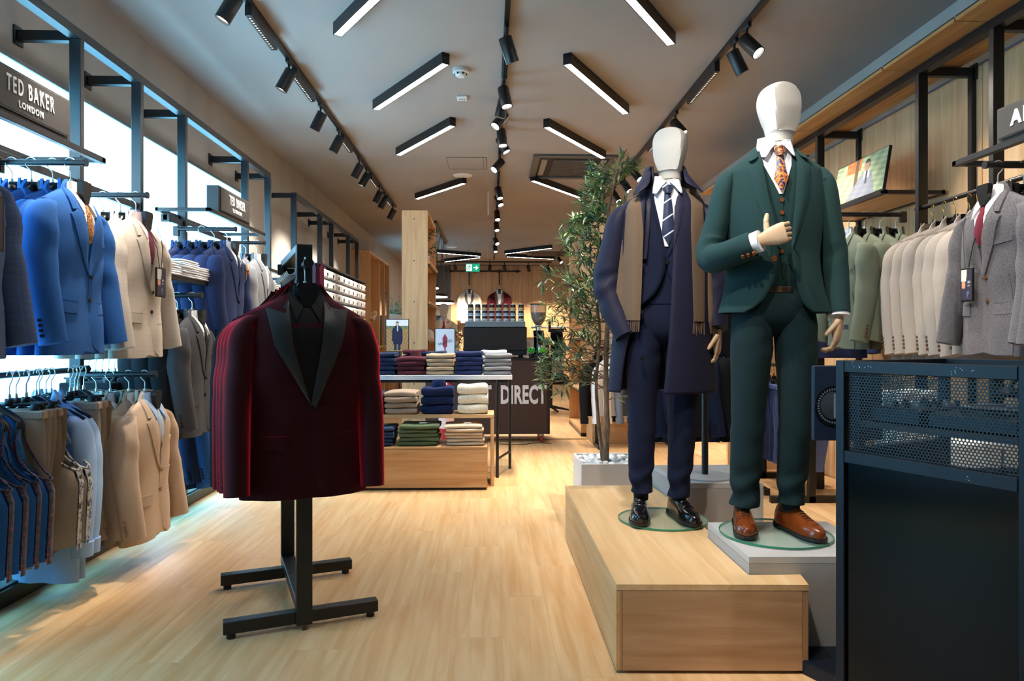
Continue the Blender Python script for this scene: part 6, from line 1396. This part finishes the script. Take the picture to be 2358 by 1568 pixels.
for i in range(130):
    p = tp_[0] if rt.random() < .66 else tp_[1]; f_ = .26+.74*(i+.5)/130; b = Vector(p[min(len(p)-1, int(f_*(len(p)-1)))])
    z = b.z; L = (.50 if z < .85 else .42 if z < 1.3 else .30 if z < 1.7 else .19)*rt.uniform(.55, 1.1); a = rt.uniform(0, 2*PI)
    if rt.random() < .35: a = PI+rt.uniform(-.7, .7)
    d = Vector((math.cos(a), math.sin(a)*.55, rt.uniform(-.12, .75))).normalized(); P = [b]
    for k in range(9):
        d = (d+Vector((rt.gauss(0, .10), rt.gauss(0, .10), rt.gauss(-.03, .10)))).normalized(); P.append(P[-1]+d*L/9)
    P = [Vector((max(-.44, min(.30, q.x)), max(-.3, min(.3, q.y)), q.z)) for q in P]
    tw.tube(P, [.0045-.0035*k/9 for k in range(10)], 5)
    for k in range(2, 10):
        for sd in (-1, 1, 0) if k > 5 else (-1, 1):
            dd = (P[k]-P[k-1]).normalized() if (P[k]-P[k-1]).length > 1e-6 else d; sv = dd.cross(Vector((rt.gauss(0, 1), rt.gauss(0, 1), rt.gauss(0, 1)))).normalized(); lv = (dd*rt.uniform(.4, 1.1)+sv*sd*.9+Vector((0, 0, rt.uniform(-.1, .35)))).normalized(); leaves.append((P[k].copy(), lv, rt.uniform(1.0, 1.6), rt.randrange(8)))
tw.build('twigs', BARK, T)['kind'] = 'stuff'
leaves.sort(key=lambda q: q[0].y); far_ = [MB() for _ in LM]
def lm(i): return (0, 0, 2, 1, 3, 0, 2, 1)[i]
for k, (p, d, s_, c) in enumerate(leaves):
    q = d.to_track_quat('Y', 'Z')
    if k < 290:
        o = obj('leaf', leafm, LM[lm(c)], T, p); o.rotation_mode = 'QUATERNION'; o.rotation_quaternion = q; o.scale = (s_, s_, s_)
    else:
        M = Matrix.Translation(p) @ q.to_matrix().to_4x4() @ Matrix.Scale(s_, 4); far_[lm(c)].add([v.co for v in leafm.vertices], [tuple(f.vertices) for f in leafm.polygons], M)
for i, m in enumerate(far_):
    m.build('foliage', LM[i], T, 0)['kind'] = 'stuff'
# ------------------------------------------------------------------ music booth at right
A = Vector((1.095, 2.165, 0)); Bv = Vector((1.327, 1.703, 0)); L = (Bv-A).length; rz = math.atan2(Bv.y-A.y, Bv.x-A.x)
t = thing('music_booth', 'dark navy steel music booth with perforated panel, right foreground', 'booth', A, rz)
NB = noise_in(mat('booth_navy', '16304c', .42, spec=.4), (1, 1, 1), 6, 3, '050f1b', '081726'); GB = mat('booth_gloss_black', '050608', .14, spec=.3)
D = .55
for x in (0, L): 
    for y in (0, D): MB().box(x-.002, x+.028, y, y+.03, 0, 1.132, .002).build('post', NB, t)
MB().box(.028, L-.002, .0, .03, 1.095, 1.131, .002).build('top_rail', NB, t); MB().box(.028, L-.002, .0, .03, .813, .850, .002).build('lower_rail', NB, t)
for z in (1.095, .813): MB().box(.028, L-.002, D, D+.03, z if z > 1 else .70, z+.036 if z > 1 else .735, .002).build('rear_rail', NB, t)
for x in (0, L):
    for z in (1.095, .813): MB().box(x, x+.026, .03, D, z, z+.036, .002).build('side_rail', NB, t)
MB().box(.028, L-.002, .012, .022, .02, .813).build('lower_panel', GB, t)
MB().box(-.002, L+.028, D+.0, D+.01, .02, .70).build('rear_panel', GB, t)
MB().box(.022, .027, .03, D, .02, .813).build('side_panel', NB, t)
def perforated(w_, h, p, r):
    m = MB(); nx = int(w_/p); ny = int(h/(p*.866))
    for j in range(ny+1):
        for i in range(nx+1):
            cx = i*p+(p/2 if j % 2 else 0); cz = j*p*.866
            vs = []
            for k in range(6): a = PI/6+k*PI/3; vs.append((min(w_, max(0, cx+p/math.sqrt(3)*math.cos(a))), 0, min(h, max(0, cz+p/math.sqrt(3)*math.sin(a)))))
            for k in range(6): a = PI/6+k*PI/3; vs.append((min(w_, max(0, cx+r*math.cos(a))), 0, min(h, max(0, cz+r*math.sin(a)))))
            m.add(vs, [(k, (k+1) % 6, (k+1) % 6+6, k+6) for k in range(6)])
    return m
pm_ = mat('mesh_navy', '070f19', .45)
o = perforated(L-.03, .245, .0098, .0037).build('perforated_panel', pm_, t, 0, (.028, .016, .85)); o['kind'] = 'stuff'
o = perforated(D-.03, .245, .0098, .0037).build('perforated_side', pm_, t, 0, (.013, .03, .85)); o.rotation_euler = (0, 0, PI/2); o['kind'] = 'stuff'
MB().box(.03, L-.004, .05, D-.01, .925, .94, .002).build('deck_shelf', mat('shelf_grey', '2a2f36', .4), t)
rc = random.Random(3)
m = MB()
for cx, cz in ((.055, 1.117), (.10, 1.112), (.36, 1.112), (.385, 1.118), (.40, .826)):
    for k in range(5):
        x, z, s_ = cx+rc.gauss(0, .012), cz+rc.gauss(0, .004), rc.uniform(.0006, .0019); m.prism([(x-s_, z-s_*.5), (x+s_, z-s_*.7), (x+s_*.6, z+s_*.8), (x-s_*.5, z+s_)], -.0006, 0, 1)
m.build('paint_chips', mat('chip_white', 'b8c0cc', .6), t)
# emblem panel at the far left end of the booth
e = MB().box(-.13, .13, -.012, .012, .82, 1.10, .003).build('emblem_panel', mat('panel_navy', '12233a', .5), t, 40, (-.248, .396, 0)); e.rotation_euler = (0, 0, -rz)
ring = MB().lathe([(.066, -.001), (.075, -.001), (.075, .004), (.066, .004)], 40); ring.v = [(x, -z-.012, y+.95) for x, y, z in ring.v]; ring.v = [(x-.054-.0, y, z) for x, y, z in ring.v]; ring.build('emblem_rim', DARK, e)
m = MB()
for k in range(40): a = 2*PI*k/40; c, s_ = math.cos(a), math.sin(a); m.add([(-.054+r_*c-w_*s_, -.017, .95+r_*s_+w_*c) for r_, w_ in ((.058, -.002), (.066, -.0025), (.066, .0025), (.058, .002))], [(0, 1, 2, 3)])
m.build('emblem_ticks', mat('tick_grey', '6c7784', .4), e)
d_ = MB().lathe([(.001, 0), (.052, 0), (.052, .004), (.001, .008)], 36); d_.v = [(x-.054, -z-.012, y+.95) for x, y, z in d_.v]; d_.build('emblem_dial', mat('dial_grey', '3c4651', .4, .3), e)
MB().box(-.059, -.049, -.024, -.02, .905, .995).build('emblem_bar', mat('tick_grey', '6c7784', .4), e)
MB().box(-.20, -.17, .36, .39, .05, 1.06, .002).build('panel_post', NB, t)
base = MB().box(-.40, .50, .15, .55, .0, .05, .004).build('base_plate', NB, t)
# music gear inside the booth
u_ = Vector((math.cos(rz), math.sin(rz), 0)); v_ = Vector((-math.sin(rz), math.cos(rz), 0))
def inb(x, y, z): return A+u_*x+v_*y+Vector((0, 0, z))
t = thing('turntable', 'black turntable with silver ringed platter inside the booth', 'turntable', inb(.36, .22, .941), rz); MB().box(-.12, .12, -.14, .14, 0, .045, .006).build('deck', mat('gear_black', '15171b', .35), t); MB().lathe([(.001, .062), (.085, .062), (.092, .055), (.092, .046), (.001, .046)], 36).build('platter', mat('platter_dark', '22252a', .3), t); MB().lathe([(.070, .064), (.082, .066), (.092, .062), (.082, .060)], 36).build('silver_ring', SILV, t); MB().tube([(.1, .1, .06), (.09, .0, .075), (.05, -.06, .07)], .005, 8).build('tone_arm', SILV, t)
t = thing('mixer', 'black mixing desk with small white marks inside the booth', 'mixer', inb(.14, .22, .941), rz); MB().box(-.08, .08, -.14, .14, 0, .05, .005).build('case', mat('gear_black', '15171b', .35), t)
for i in range(4):
    for j in range(5): MB().cyl((-.055+.036*i, -.1+.05*j, .05), (-.055+.036*i, -.1+.05*j, .064), .007, n=8).build('knob', SILV if (i+j) % 3 == 0 else DARK, t)
t = thing('headphones', 'dark headphones with silver ring lying on turntable', 'headphones', inb(.43, .30, 1.045), rz+.4); MB().tube([(.07*math.cos(a), 0, .07*math.sin(a)) for a in [PI*k/14 for k in range(15)]], .007, 8).build('band', mat('gear_black', '15171b', .35), t)
for sd in (-1, 1): MB().lathe([(.001, -.012), (.03, -.012), (.036, 0), (.03, .014), (.001, .014)], 20).build('ear_cup', SILV if sd > 0 else DARK, t).location = (sd*.07, 0, 0)
